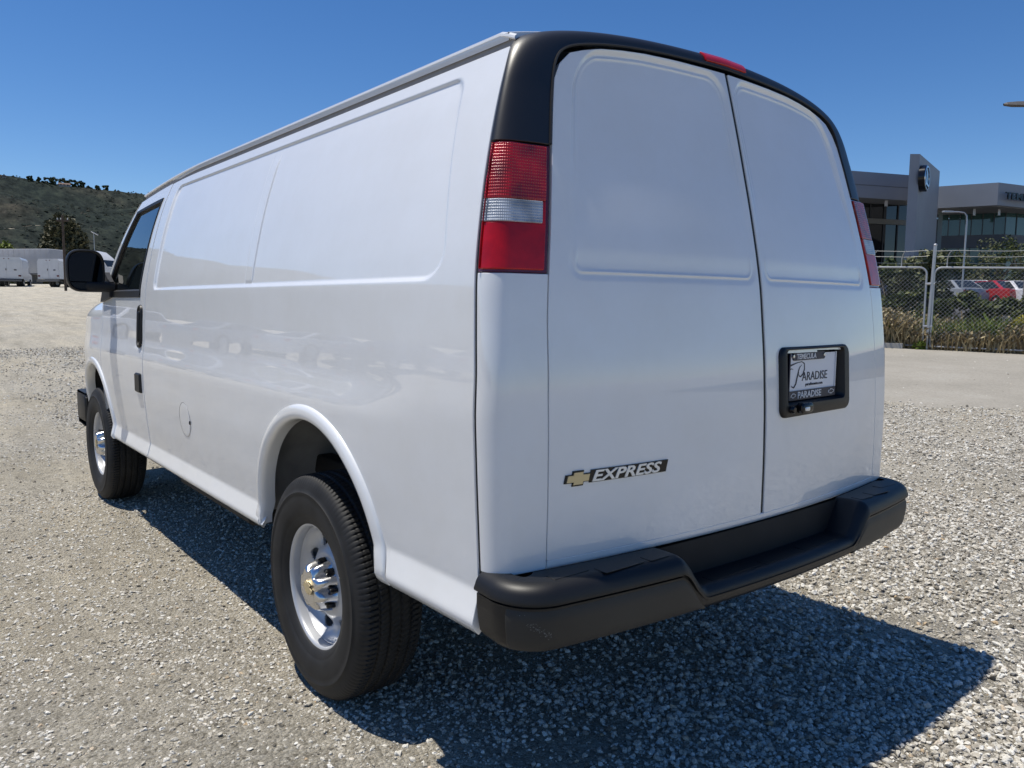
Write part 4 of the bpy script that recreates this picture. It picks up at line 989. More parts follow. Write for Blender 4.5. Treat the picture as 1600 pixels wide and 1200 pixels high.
def quads(name, V, F, mt, parent):
    me = bpy.data.meshes.new(name); n = len(F)
    me.vertices.add(len(V)); me.vertices.foreach_set('co', V.astype(np.float32).ravel()); me.loops.add(4*n); me.loops.foreach_set('vertex_index', F.astype(np.int32).ravel())
    me.polygons.add(n); me.polygons.foreach_set('loop_start', (np.arange(n)*4).astype(np.int32)); me.update(); me.validate()
    me.materials.append(mt); o = bpy.data.objects.new(name, me); COL.objects.link(o); o.parent = parent; return o
def crown_points(n, rx, rz, clumps, r_, flat=.0):
    """points in clumps spread through an ellipsoid"""
    cc = r_.normal(size=(clumps, 3)); cc /= np.linalg.norm(cc, axis=1, keepdims=True); cc *= r_.uniform(.35, .92, (clumps, 1))**.6
    sz = r_.uniform(.16, .34, clumps); k = r_.integers(0, clumps, n)
    q = r_.normal(size=(n, 3)); q /= np.linalg.norm(q, axis=1, keepdims=True); q *= (r_.random((n, 1))**.45)
    P = cc[k]+q*sz[k][:, None]
    return P*np.array([rx, rx, rz])
def tree(name, pos, h, rx, label, mt, n=3500, leaf=.22, trunk=.35, seed=1, group=None, cat='tree', clumps=38, droop=0., trunk_r=None):
    r_ = np.random.default_rng(seed); e = empty(name, pos); tag(e, label, cat, group)
    rz = h*(1-trunk)/2*1.08; cz = h-rz
    P = crown_points(n, rx, rz, clumps, r_)+np.array([0, 0, cz]); P = P[P[:, 2] > .05]
    V, F = leaves(P, leaf, r_, 1.7, droop); quads('crown', V, F, mt, e)
    tr_ = trunk_r or max(.03, h*.022); b = MB()
    b.tube([(0, 0, -.1), (.02*h, 0, cz*.5), (0, .02*h, cz)], [tr_, tr_*.75, tr_*.5], 8)
    for k in range(5):
        a = r_.uniform(0, 6.28); b.tube([(0, 0, cz*.62), (math.cos(a)*rx*.3, math.sin(a)*rx*.3, cz*.95), (math.cos(a)*rx*.6, math.sin(a)*rx*.6, cz+rz*.35)], [tr_*.5, tr_*.35, tr_*.12], 6)
    b.build('trunk', BARK, e); return e
def px2m(px, depth): return px/FPX*depth

# ------------------------------------------------------------------ left background: hillside, trees, trucks
tree('eucalyptus_tree', spot(103, 112), 10.4, 3.15, 'large dark eucalyptus tree standing behind the white trailer', LEAF_EUC, 24000, .36, .06, 5, clumps=60, droop=.2)
tree('round_tree', spot(4, 108), 5.9, 2.6, 'bright yellow-green round tree at the far left edge', LEAF_BRIGHT, 3500, .3, .12, 6, clumps=40)
for k, (px, d, h, rx, mt, lab) in enumerate([(40, 118, 3.6, 3.2, LEAF_DARK, 'low dark shrub between the bright tree and the large eucalyptus'), (64, 120, 4.6, 2.2, LEAF_OLIVE, 'small olive tree touching the left side of the large eucalyptus'),
        (140, 122, 5.2, 2.6, LEAF_DARK, 'dark bushy tree just right of the large eucalyptus'), (162, 126, 4.6, 2.6, LEAF_OLIVE, 'olive bushy tree above the white truck tractor'), (182, 124, 5.0, 2.4, LEAF_DARK, 'dark bushy tree beside the van windscreen pillar')]):
    tree('background_tree', spot(px, d), h, rx, lab, mt, 1600, .34, .1, 20+k, 'bushes and trees along the foot of the hill')
for k, (px, f, h, rx, lab) in enumerate([(64, .985, 7, 3, 'narrow dark tree, leftmost of the ridge-top row'), (69, .985, 6, 2.2, 'small thin tree second from left on the ridge'), (74, .985, 6.5, 2.2, 'small thin tree third from left on the ridge'),
        (92, .985, 7, 6, 'wide low tree at the left of the ridge-top clump'), (101, .985, 10, 7, 'largest dark tree of the ridge-top clump'), (116, .985, 8.5, 5.5, 'dark round tree in the middle of the ridge-top clump'), (126, .985, 8, 5.5, 'dark round tree right of the middle of the ridge-top clump'),
        (137, .985, 8.5, 4.2, 'dark tree standing alone right of the pale house on the ridge'), (148, .985, 4, 3, 'tiny dark bush on the ridge right of the clump'), (163, .985, 5.5, 3.6, 'left one of the two small trees at the right end of the ridge'), (174, .985, 5.5, 3.8, 'right one of the two small trees at the right end of the ridge')]):
    pos = hill_at(px, f); tree('ridge_tree', pos-np.array([0, 0, .8]), h, rx, lab, LEAF_DARK, 1500, .75, .05, 50+k, 'trees along the ridge', clumps=16)
WALLW = mat('pale_render', (.36, .33, .29), .9, noise=(.5, .1)); ROOFT = mat('brown_roof', (.16, .11, .09), .9, noise=(1, .2)); WINDK = mat('dark_pane', (.02, .025, .03), .1)
def house(pos, L_, D_, H_, label, rz=0):
    e = empty('ridge_house', pos, rz); tag(e, label, 'house', 'houses on the hill')
    MB().box((-L_/2, -D_/2, -3), (L_/2, D_/2, H_)).build('wall', WALLW, e, smooth=False)
    b = MB(); b.add([(-L_/2-.5, -D_/2-.5, H_), (L_/2+.5, -D_/2-.5, H_), (L_/2+.5, D_/2+.5, H_), (-L_/2-.5, D_/2+.5, H_), (-L_/2-.5, 0, H_+D_*.28), (L_/2+.5, 0, H_+D_*.28)], [(0, 1, 5, 4), (3, 2, 5, 4)[::-1], (0, 4, 3), (1, 2, 5)]); b.build('roof', ROOFT, e, smooth=False)
    for x in (-L_*.3, 0, L_*.3): MB().box((x-.7, -D_/2-.06, 1), (x+.7, -D_/2-.01, 2.4)).build('window', WINDK, e, smooth=False)
house(hill_at(117, .975), 10, 7, 2.0, 'long pale house among the trees on top of the ridge', -.2)
house(hill_at(26, .96), 3.5, 3.5, 1.6, 'tiny white house on the slope near the left edge', -.1)
house(spot(31, 125), 5.5, 6, 4.2, 'low grey-roofed building peeking over the white trailer', -.1)

# trucks
TWHITE = mat('truck_white', (.56, .565, .58), .45, coat=.5, coatr=.1, noise=(2, .05)); TGREY = mat('truck_grey', (.10, .10, .105), .6); TLAMP = mat('truck_lamp', (.10, .01, .01), .3)
def truck_wheel(parent, x, y, z0=0, r=.40, w=.26):
    b = MB().lathe([(.2, -w/2), (r*.94, -w/2), (r, -w/2+.04), (r, w/2-.04), (r*.94, w/2), (.2, w/2)], 24, 'x'); o = b.build('wheel', RUBBER, parent); o.location = (x, y, z0+r)
    b = MB().lathe([(0, -w/2-.01), (.2, -w/2+.02), (.21, w/2-.02), (0, w/2+.01)], 16, 'x'); b.build('rim', STEEL, o); return o
def service_truck(pos, rz, label, high=False):
    """rear at local y=0, cab ahead (+y)"""
    e = empty('service_truck', pos, rz); tag(e, label, 'truck', 'white service trucks parked at the back of the lot')
    H = 2.62 if high else 2.50; w = 1.16
    prof = [(-w, .72), (w, .72), (w, H-.22), (w-.16, H), (-w+.16, H), (-w, H-.22)]
    MB().prism(prof, .0, 3.4, 1).build('utility_body', TWHITE, e, sharp=30)
    b = MB(); b.box((-w+.10, -.025, .80), (-.012, -.004, H-.30)); dl = b.build('rear_door', TWHITE, e, smooth=False)
    b = MB(); b.box((.012, -.025, .80), (w-.10, -.004, H-.30)); dr_ = b.build('rear_door', TWHITE, e, smooth=False)
    MB().box((-.09, -.06, 1.45), (-.03, -.025, 1.62)).build('handle', TGREY, dl, smooth=False); MB().box((.55, -.06, 1.45), (.75, -.025, 1.56)).build('handle', TGREY, dr_, smooth=False)
    for s in (-1, 1):
        MB().rbox((s*.98-.11, -.05, .92), (s*.98+.11, -.002, 1.06), .02, 2, axis=1).build('tail_lamp', TLAMP, e)
        MB().rbox((s*.18-.05, -.03, H-.17), (s*.18+.05, -.002, H-.11), .01, 2, axis=1).build('marker_lamp', TLAMP, e)
        truck_wheel(e, s*.93, 1.5); truck_wheel(e, s*.62, 1.5); truck_wheel(e, s*.90, 5.2)
        MB().rbox((s*1.15-.03, 1.0, .60), (s*1.15+.03, 2.0, .78), .02, 2, axis=0).build('wheel_fender', TWHITE, e)
    MB().rbox((-1.12, -.20, .48), (1.12, .02, .66), .03, 2, axis=0).build('rear_bumper', TGREY, e)
    MB().box((-.45, .0, .52), (.45, 5.9, .74)).build('chassis', TGREY, e, smooth=False)
    cab = MB().prism([(3.5, .6), (6.3, .6), (6.35, 1.15), (5.4, 1.28), (4.95, 2.0), (3.5, 2.05)], -.97, .97, 0).build('cab', TWHITE, e, sharp=30)
    for s in (-1, 1): MB().prism([(3.75, 1.32), (5.2, 1.32), (4.85, 1.9), (3.75, 1.92)], s*.975-.012, s*.975+.012, 0).build('cab_window', WINDK, cab, smooth=False)
    return e
rzv = -math.atan2(FWD[0], FWD[1])
service_truck(spot(77, 69.5), rzv-.22, 'white service truck seen from behind, right one of the two by the pole')
service_truck(spot(12, 69.8), rzv+.40, 'taller white service truck cut off by the left edge', True)
# semi-trailer and tractor: one rig side-on, facing right
def side_on(px, depth): return spot(px, depth), math.radians(-38.6-20)
P0 = spot(20, 97); RX = -.18
e = empty('box_trailer', P0, rzv+RX); tag(e, 'long white box trailer parked side-on behind the service trucks', 'trailer')
TRLR = mat('trailer_aluminium', (.36, .365, .385), .5, noise=(1, .06))
MB().rbox((-9.5, -1.25, 1.15), (6.4, 1.25, 4.25), .08, 2, axis=0).build('trailer_box', TRLR, e)
MB().box((-9.5, -1.262, 1.15), (6.4, -1.25, 1.32)).build('lower_rail', TGREY, e, smooth=False)
for x in np.arange(-9, 6.4, .75): MB().box((x-.02, -1.27, 1.34), (x+.02, -1.25, 4.15)).build('side_post', TRLR, e, smooth=False)
for x in (-8.3, -7.1):
    for s in (-1, 1): o = truck_wheel(e, 0, 0, r=.5, w=.5); o.rotation_euler.z = math.pi/2; o.location = (x, s*.95, .5)
MB().box((3.2, -1.0, .1), (3.4, 1.0, 1.15)).build('landing_gear', TGREY, e, smooth=False)
P1 = spot(160, 95); e = empty('truck_tractor', P1, rzv+RX); tag(e, 'white truck tractor with a curved roof fairing beside the door mirror', 'truck')
# local x runs to the right of the picture, so the cab faces +x
pr = [(-2.0, .9), (2.9, .9), (3.0, 1.9), (1.6, 2.15), (1.05, 2.95), (.6, 3.35), (-.2, 3.95), (-1.3, 4.15), (-2.0, 4.15)]
MB().prism(pr, -1.2, 1.2, 1).build('cab', TWHITE, e, sharp=30)
MB().prism([(.0, 2.15), (1.0, 2.15), (.85, 2.8), (.0, 2.85)], -1.22, -1.2, 1).build('side_window', WINDK, e, smooth=False)
MB().prism([(1.60, 2.18), (1.07, 2.93), (1.10, 2.95), (1.64, 2.2)], -1.1, 1.1, 1).build('windscreen', WINDK, e, smooth=False)
MB().box((-6.0, -.5, .7), (2.6, .5, .95)).build('chassis', TGREY, e, smooth=False); MB().box((2.85, -1.2, .45), (3.1, 1.2, .95)).build('front_bumper', TGREY, e, smooth=False)
for x in (2.1, -3.4, -4.7):
    for s in (-1, 1): o = truck_wheel(e, 0, 0, r=.5, w=.4); o.rotation_euler.z = math.pi/2; o.location = (x, s*.95, .5)
# utility pole
WOOD = mat('weathered_wood', (.07, .052, .04), .9, noise=(4, .3), bump=(20, .4, .01))
e = empty('utility_pole', spot(103, 59)); tag(e, 'brown wooden utility pole with a crossarm in front of the eucalyptus', 'pole')
MB().tube([(0, 0, -.2), (0, 0, 5.6)], [.10, .075], 12).build('pole', WOOD, e)
M = Matrix.Rotation(rzv, 4, 'Z'); ca = MB().box((-.45, -.05, 5.15), (.45, .05, 5.27), M).build('crossarm', WOOD, e, smooth=False)
for x in (-.38, -.12, .38): o = MB().lathe([(0, 0), (.04, 0), (.05, .06), (.03, .14), (0, .15)], 10, 'z').build('insulator', mat('insulator', (.5, .5, .48), .4), ca); o.location = M@Vector((x, 0, 5.27))
e = empty('lot_light', spot(150, 101)); tag(e, 'slim light pole with a white head above the door mirror', 'lamp post')
MB().tube([(0, 0, 0), (0, 0, 6.6)], .035, 8).build('pole', mat('galvanised', (.45, .46, .47), .4, metal=.6), e); MB().rbox((-.45, -.12, -.05), (.45, .12, .05), .04, 2, Matrix.Translation((.1, 0, 6.62))@Matrix.Rotation(.45, 4, 'Y'), 0).build('lamp_head', TWHITE, e)

# ------------------------------------------------------------------ right background: dealership
GREYW = mat('grey_panel', (.27, .28, .305), .55, noise=(.6, .05)); GREYD = mat('dark_grey_panel', (.10, .105, .12), .6, noise=(.6, .06)); SOFFIT = mat('soffit', (.25, .25, .26), .8)
def pane_mat(name, col):
    m = mat(name, col, .04, spec=.9); return m
PANE = pane_mat('teal_glass', (.045, .10, .10)); PANED = pane_mat('dark_glass', (.010, .012, .014)); MULL = mat('mullion', (.05, .055, .06), .5)
bld = empty('dealership_building', spot(1470, 60)); tag(bld, 'grey two-storey car dealership with a tall fin wall behind the fence', 'building')
BO = np.array(bld.location)
gz0 = 1.2
def bprism(name, plan, z0, z1, mt, parent=bld):
    """vertical prism on plan points given as (column, distance)"""
    c = []
    for px, d in plan:
        q = spot(px-4.5, d, 285); c.append((q[0]-BO[0], q[1]-BO[1]))
    return MB().prism(c, z0-BO[2], z1-BO[2], 2).build(name, mt, parent, smooth=False)
def zrow(py, px, d): return float(spot(px, d, py)[2])
# left wing
zt_ = zrow(269, 1380, 57); zb_ = zrow(309, 1380, 57)
bprism('left_fascia', [(1180, 54), (1424, 58.2), (1424, 62), (1180, 58)], zb_, zt_, GREYW)
bprism('fascia_joint', [(1180, 53.97), (1424, 58.17), (1424, 58.19), (1180, 53.99)], zb_+.9, zb_+.93, GREYD)
bprism('left_glazing', [(1180, 57), (1424, 61), (1424, 63), (1180, 59)], gz0, zb_, PANED)
for px in range(1190, 1424, 22): bprism('mullion', [(px, 56.9+(px-1180)*.0164), (px+2, 56.9+(px-1180)*.0164), (px+2, 57.1+(px-1180)*.0164), (px, 57.1+(px-1180)*.0164)], gz0, zb_, MULL)
for k, (a, b_) in enumerate(((1180, 1345), (1347, 1373), (1375, 1399), (1401, 1418))): bprism('lit_panel', [(a, 60.6), (b_, 60.8), (b_, 60.9), (a, 60.7)], zrow(347, 1390, 60), zrow(340, 1390, 60), mat('pale_panel', (.35, .33, .28), .7)) if False else None
bprism('transom', [(1180, 56.85), (1424, 60.85), (1424, 60.95), (1180, 56.95)], zrow(349, 1390, 60), zrow(341, 1390, 60), mat('pale_panel', (.20, .19, .165), .7))
for px in (1391,): bprism('downlight', [(px-2.5, 58.4), (px+2.5, 58.4), (px+2.5, 58.7), (px-2.5, 58.7)], zrow(322, px, 58.5), zb_+.05, TWHITE)
# fin wall with the round sign
ztf = zrow(241.5, 1438, 52)
bprism('fin_wall', [(1424, 52), (1439.5, 52), (1472, 58.4), (1458, 59)], gz0, ztf, GREYW)
# right wing: fascia, band of windows, lower wall
zt2 = zrow(290, 1520, 60); zb2 = zrow(324, 1520, 60)
bprism('right_fascia', [(1452, 61), (1565, 58.4), (1720, 64), (1720, 70), (1452, 66)], zb2, zt2, GREYW)
bprism('soffit_panel', [(1452, 61.3), (1565, 58.8), (1720, 64.3), (1720, 69), (1452, 66)], zb2-.05, zb2, SOFFIT)
pl = [(1455, 64.9), (1580, 62.5), (1720, 66.5)]
def seg(i, f): (a, da), (b_, db) = pl[i], pl[i+1]; return a+(b_-a)*f, da+(db-da)*f
zw0 = zrow(366, 1520, 63); zl0 = zrow(386, 1520, 63)
for i, n_ in ((0, 7), (1, 8)):
    for k in range(n_):
        a, da = seg(i, k/n_+.006); c_, dc = seg(i, (k+1)/n_-.006)
        bprism('upper_pane', [(a, da), (c_, dc), (c_, dc+.1), (a, da+.1)], zw0, zb2, PANE)
        bprism('lower_pane', [(a, da), (c_, dc), (c_, dc+.1), (a, da+.1)], gz0, zl0, PANE)
        m0, dm = seg(i, k/n_); bprism('mullion', [(m0-.5, dm-.06), (m0+.5, dm-.06), (m0+.5, dm+.2), (m0-.5, dm+.2)], gz0, zb2, MULL)
    (a, da), (b_, db) = pl[i], pl[i+1]; bprism('spandrel_wall', [(a, da-.15), (b_, db-.15), (b_, db+.3), (a, da+.3)], zl0, zw0, GREYD)
    bprism('back_wall', [(a, da+3.4), (b_, db+3.4), (b_, db+3.6), (a, da+3.6)], gz0, zb2, GREYD)
bprism('corner_column', [(1474, 62.6), (1481, 62.5), (1481, 63.2), (1474, 63.3)], gz0, zb2, mat('column_teal', (.16, .20, .21), .4))
for px in (1530, 1569): bprism('downlight', [(px-2, 60.3), (px+2, 60.3), (px+2, 60.6), (px-2, 60.6)], zrow(336, px, 60.4), zb2, TWHITE)
# oval sign on the fin
A_ = spot(1435, 52, 285); B_ = spot(1467.5, 58.4, 285); dv = np.array([B_[0]-A_[0], B_[1]-A_[1], 0]); Lf = np.linalg.norm(dv); dv /= Lf; nv = np.array([dv[1], -dv[0], 0])
if nv@(CAM-A_) < 0: nv = -nv
C_s = A_+dv*.75; C_s[2] = zrow(281, 1447, 53)
def oval(name, rx, rz, d0, d1, mt, hole=0):
    a = np.linspace(0, 2*math.pi, 49)[:-1]; o3 = lambda k, d: C_s-BO+dv*(np.cos(a)*rx*k)[:, None]+np.array([0, 0, 1])*(np.sin(a)*rz*k)[:, None]+nv*d
    R = np.stack([o3(1, d0), o3(1, d1-.03), o3(.97, d1), o3(hole if hole else .01, d1)]+([o3(hole, d1-.1)] if hole else []), 1)
    return MB().grid(R, closeu=True).build(name, mt, bld, sharp=40)
oval('sign_can', .98, .87, 0, .38, BLACKGLOSS); oval('sign_ring', .92, .81, .38, .42, CHROME, .86)
b = MB(); V = [(-.35, .55), (-.15, .55), (-.35, -.3), (.55, -.42), (.55, -.55), (-.6, -.45)]
b.add([C_s-BO+dv*x+np.array([0, 0, z])+nv*d for d in (.38, .43) for x, z in V], [tuple(range(6, 12))]+[(i, (i+1) % 6, 6+(i+1) % 6, 6+i) for i in range(6)]); b.build('sign_mark', CHROME, bld, smooth=False)
# lettering on the right-hand fascia
q0 = spot(1567, 58.5, 311); q1 = spot(1720, 64, 311); td = np.array([q1[0]-q0[0], q1[1]-q0[1], 0]); td /= np.linalg.norm(td); tn = np.array([td[1], -td[0], 0]); tn = tn if tn@(CAM-q0) > 0 else -tn
Mt = Matrix(((td[0], 0, tn[0], q0[0]-BO[0]+tn[0]*.2), (td[1], 0, tn[1], q0[1]-BO[1]+tn[1]*.2), (0, 1, 0, q0[2]-BO[2]), (0, 0, 0, 1)))
text_obj('facade_lettering', 'TEMECULA', .72, Mt, BLACKGLOSS, bld, sx=1.5, bold=.014, extrude=.05)
# small lamp in front of the windows
GALV = MATS['galvanised']
e = empty('forecourt_lamp', spot(1501, 44)); tag(e, 'slim grey lamp post with a curved top in front of the dealership windows', 'lamp post')
zl = zrow(333, 1505, 44)-float(e.location.z); M = Matrix.Rotation(-YAW, 4, 'Z')
pts = [Vector((0, 0, 0)), Vector((.02, 0, zl*.5)), Vector((.03, 0, zl-.5)), Vector((0, 0, zl-.2)), Vector((-.15, 0, zl-.04)), Vector((-.45, 0, zl)), Vector((-.8, 0, zl))]
MB().tube([M@v for v in pts], [.055, .05, .05, .045, .04, .04, .04], 8).build('pole', GALV, e)
MB().rbox((-1.35, -.12, zl-.05), (-.75, .12, zl+.05), .04, 2, M, 0).build('lamp_head', GALV, e)
# street lamp at the right edge
e = empty('street_lamp', spot(1598, 25)); tag(e, 'tall street lamp at the right edge whose head reaches into the frame', 'street lamp')
zl = zrow(172, 1585, 25)-float(e.location.z); RUST = mat('weathered_steel', (.26, .235, .21), .6, metal=.3, noise=(3, .15))
MB().tube([M@Vector((0, 0, 0)), M@Vector((.05, 0, zl*.5)), M@Vector((.1, 0, zl-.05))], [.10, .085, .07], 12).build('pole', RUST, e)
MB().tube([M@Vector((.1, 0, zl-.12)), M@Vector((-.1, 0, zl-.02)), M@Vector((-.25, 0, zl))], .035, 8).build('arm', RUST, e)
b = MB(); hd = []
for k, (x, w, h0, h1) in enumerate(((-.72, .03, -.005, .02), (-.68, .10, -.03, .04), (-.5, .15, -.05, .06), (-.2, .14, -.05, .075), (0, .09, -.03, .07))):
    x *= 1.55; hd.append([M@Vector((x, -w, zl+h0)), M@Vector((x, w, zl+h0)), M@Vector((x, w*.8, zl+h1)), M@Vector((x, -w*.8, zl+h1)), M@Vector((x, -w, zl+h0))])
b.grid(np.array([[tuple(v) for v in r] for r in hd])); b.build('lamp_head', RUST, e)

# ------------------------------------------------------------------ fence
FENCE_S = float((spot(1447, 18.6)[:2]-FA)@FD)          # where the two gate leaves meet
HF = 1.93
def chain(s0, s1, z0, z1, pitch=.095, r=.0026):
    b = MB(); H = z1-z0; V = []; F = []
    for sg_ in (1, -1):
        for k in np.arange(s0-H, s1+H, pitch):
            a0, a1 = k, k+H; 
            lo, hi = max(s0, min(a0, a1)), min(s1, max(a0, a1))
            if hi-lo < .02: continue
            f0, f1 = (lo-k)/H, (hi-k)/H
            za, zb = (z0+H*f0, z0+H*f1) if sg_ > 0 else (z1-H*f0, z1-H*f1)
            p0 = fence_pt(lo, 0, za); p1 = fence_pt(hi, 0, zb); d = (p1-p0)/np.linalg.norm(p1-p0); n1 = np.array([FN[0], FN[1], 0]); n2 = np.cross(d, n1)
            i = len(V)
            for p_ in (p0, p1):
                for a in (0, 2.094, 4.189): V.append(p_+r*(n1*math.cos(a)+n2*math.sin(a))+n1*.003*sg_)
            F += [(i, i+1, i+4, i+3), (i+1, i+2, i+5, i+4), (i+2, i, i+3, i+5)]
    return b.add(V, F)
WIRE = mat('galvanised_wire', (.36, .37, .38), .45, metal=.5)
def gate(s0, s1, label, round0, round1):
    base = fence_pt((s0+s1)/2); e = empty('chain_link_gate', base); tag(e, label, 'gate', 'chain-link gate leaves')
    def rel(p): return np.asarray(p)-base
    R = .16; pts = [fence_pt(s0, 0, .06), fence_pt(s0, 0, HF-R)]
    for a in np.linspace(0, math.pi/2, 7)[1:]: pts.append(fence_pt(s0+R*(1-math.cos(a)), 0, HF-R+R*math.sin(a)))
    for s in np.linspace(s0+R, s1-R, 8)[1:]: pts.append(fence_pt(s, 0, HF))
    for a in np.linspace(0, math.pi/2, 7)[1:]: pts.append(fence_pt(s1-R+R*math.sin(a), 0, HF-R+R*math.cos(a)))
    pts.append(fence_pt(s1, 0, .06))
    MB().tube([rel(p) for p in pts], .024, 10).build('frame', GALV, e)
    MB().tube([rel(fence_pt(s0, 0, .08)), rel(fence_pt(s1, 0, .08))], .02, 8).build('bottom_rail', GALV, e)
    b = chain(s0+.03, s1-.03, .10, HF-.03); b.v = [v-base for v in b.v]; b.build('wire_mesh', WIRE, e, smooth=False)
    # barbed-wire arms and strands
    step = .33; arms = np.arange(s0+.25, s1, 1.55 if s1-s0 > 6 else .62)
    for s in arms:
        b = MB().tube([rel(fence_pt(s, 0, HF)), rel(fence_pt(s, .0, HF+.20)), rel(fence_pt(s+.03, .06, HF+.33)), rel(fence_pt(s+.10, .16, HF+.40))], [.013, .012, .010, .006], 6); b.build('barb_arm', GALV, e)
    for h_, w_ in ((.10, 0), (.25, .02), (.38, .12)):
        ssn = np.linspace(s0, s1, int((s1-s0)/.5)+2); MB().tube([rel(fence_pt(s, w_, HF+h_+.012*math.sin(s*9))) for s in ssn], .0045, 4).build('barbed_wire', WIRE, e)
    return e
gate(FENCE_S-4.6, FENCE_S-.085, 'galvanised chain-link gate leaf left of the leaning posts, beside the van', 0, 1)
gate(FENCE_S+.075, FENCE_S+7.4, 'galvanised chain-link gate leaf right of the leaning posts, reaching the right edge', 1, 0)
base = fence_pt(FENCE_S); e = empty('gate_post', base); tag(e, 'tall round steel gate post standing between the two chain-link leaves', 'post')
MB().tube([(0, 0, -.1), tuple(np.array([FD[0], FD[1], 0])*.06+np.array([0, 0, HF+.52]))], .036, 12).build('post', GALV, e)
MB().lathe([(.038, -.02), (.045, 0), (.03, .03), (0, .04)], 12, 'z').build('post_cap', GALV, e).location = tuple(np.array([FD[0], FD[1], 0])*.06+np.array([0, 0, HF+.52]))
ft = MB()
for z in (.55, 1.55): ft.tube([tuple(np.array([FD[0], FD[1], 0])*s+np.array([0, 0, z])) for s in (-.10, .10)], .03, 8)
ft.build('latch_band', GALV, e)
CONC = mat('pale_concrete', (.42, .40, .36), .9, noise=(3, .15))
q = [fence_pt(s, w) for s, w in ((-2.5, .02), (FENCE_S-.5, .02), (FENCE_S-.5, .20), (-2.5, .20))]
b = MB(); c = np.mean(q, 0); b.prism([(p_[0]-c[0], p_[1]-c[1]) for p_ in q], -.15, .10, 2); o = b.build('kerb', CONC, None, smooth=False); o.location = c; tag(o, kind='structure')

# weeds, hedge and shrubs behind the fence
def blades(n, sfun, hfun, r_, mt, name, lean=.25, wid=.012):
    s, w = sfun(n); h = hfun(s, w)*r_.uniform(.5, 1.1, n)
    x = FA[0]+FD[0]*s+FN[0]*w; y = FA[1]+FD[1]*s+FN[1]*w; z = ground_z(x, y)
    a = r_.uniform(0, 6.28, n); L_ = r_.normal(0, lean, (n, 2))*h[:, None]; wd = wid*r_.uniform(.6, 1.8, n)
    b0 = np.stack([x, y, z], 1); t_ = np.stack([np.cos(a)*wd, np.sin(a)*wd, 0*a], 1); mid_ = b0+np.stack([L_[:, 0]*.35, L_[:, 1]*.35, h*.6], 1); tip = b0+np.stack([L_[:, 0], L_[:, 1], h], 1)
    V = np.stack([b0-t_*.6, b0+t_*.6, mid_+t_, mid_-t_, mid_-t_, mid_+t_, tip+t_*.3, tip-t_*.3], 1).reshape(-1, 3); F = np.arange(len(V)).reshape(-1, 4)
    return V, F
r_ = np.random.default_rng(77)
V, F = blades(26000, lambda n: (r_.uniform(-4.5, 9, n), -r_.gamma(1.6, .75, n)+.10), lambda s, w: .34+.52*vnoise(s, w, .9, 41)+.05*np.clip(-w, 0, 3), r_, DRY, 'weeds', .3, .014)
sd = np.stack([V[6::8], V[7::8]], 0).mean(0); pk = sd[r_.random(len(sd)) < .8]; V2, F2 = leaves(pk+r_.normal(0, .03, pk.shape), .05, r_, 1.5)
o = quads('dry_weeds', np.concatenate([V, V2]), np.concatenate([F, F2+len(V)]), DRY, None); tag(o, 'waist-high dry brown weeds growing behind the chain-link gates', 'weeds', kind='stuff')
V, F = blades(9000, lambda n: (r_.uniform(-4, 9, n), -r_.gamma(1.5, .9, n)-.1), lambda s, w: .35+.55*vnoise(s, w, 1.3, 43), r_, GREENWEED, 'weeds', .3, .012)
o = quads('green_weeds', V, F, GREENWEED, None); tag(o, 'scattered green weed stems among the dry ones', 'weeds', kind='stuff')
def shrub(s, w, h, rx, label, mt, seed, n=1700, leaf=.10, group=None, name='shrub'):
    return tree(name, fence_pt(s, w)-np.array([0, 0, .1]), h, rx, label, mt, n, leaf, .04, seed, group, 'shrub', clumps=30, trunk_r=.03)
shrub(FENCE_S-.95, -.9, .95, .62, 'bright green bush low behind the left gate leaf, beside the van', GREENWEED, 91, 2600, .07)
shrub(FENCE_S-.15, .12, .30, .16, 'small green tuft at the foot of the gate posts', GREENWEED, 92, 400, .05)
shrub(FENCE_S+1.75, -.7, .95, .42, 'yellow-flowering bush behind the right gate leaf', YELLOW, 93, 1800, .05)
ord_ = ['first', 'second', 'third', 'fourth', 'fifth', 'sixth', 'seventh', 'eighth', 'ninth']
for k, s in enumerate(np.linspace(-3.6, 7.2, 9)):
    hh = 1.38+.12*math.sin(k*2.1); shrub(s+.1*math.sin(k*5), -3.4-.25*math.sin(k*3), hh, .95, ord_[k]+' clipped dark green shrub from the left in the hedge behind the weeds', LEAF_HEDGE, 100+k, 6500, .085, 'hedge shrubs behind the weeds', 'hedge_shrub')
for k, (px, d, h, rx) in enumerate([(1385, 27.5, 2.3, 1.0), (1421, 27, 2.6, .9), (1446, 26.5, 2.7, .8), (1470, 54, 3.6, 1.8), (1515, 55, 3.4, 2.2), (1556, 54, 4.2, 2.3), (1592, 53, 5.0, 2.0), (1640, 54, 4.8, 2.2)]):
    pos = spot(px, d); tree('tall_shrub', pos, h, rx, ord_[k]+' tall loose shrub from the left, rising above the gate rails', LEAF_OLIVE if k % 3 else LEAF_HEDGE, 2600, .10, .10, 130+k, 'tall shrubs above the gates', 'shrub', 26)

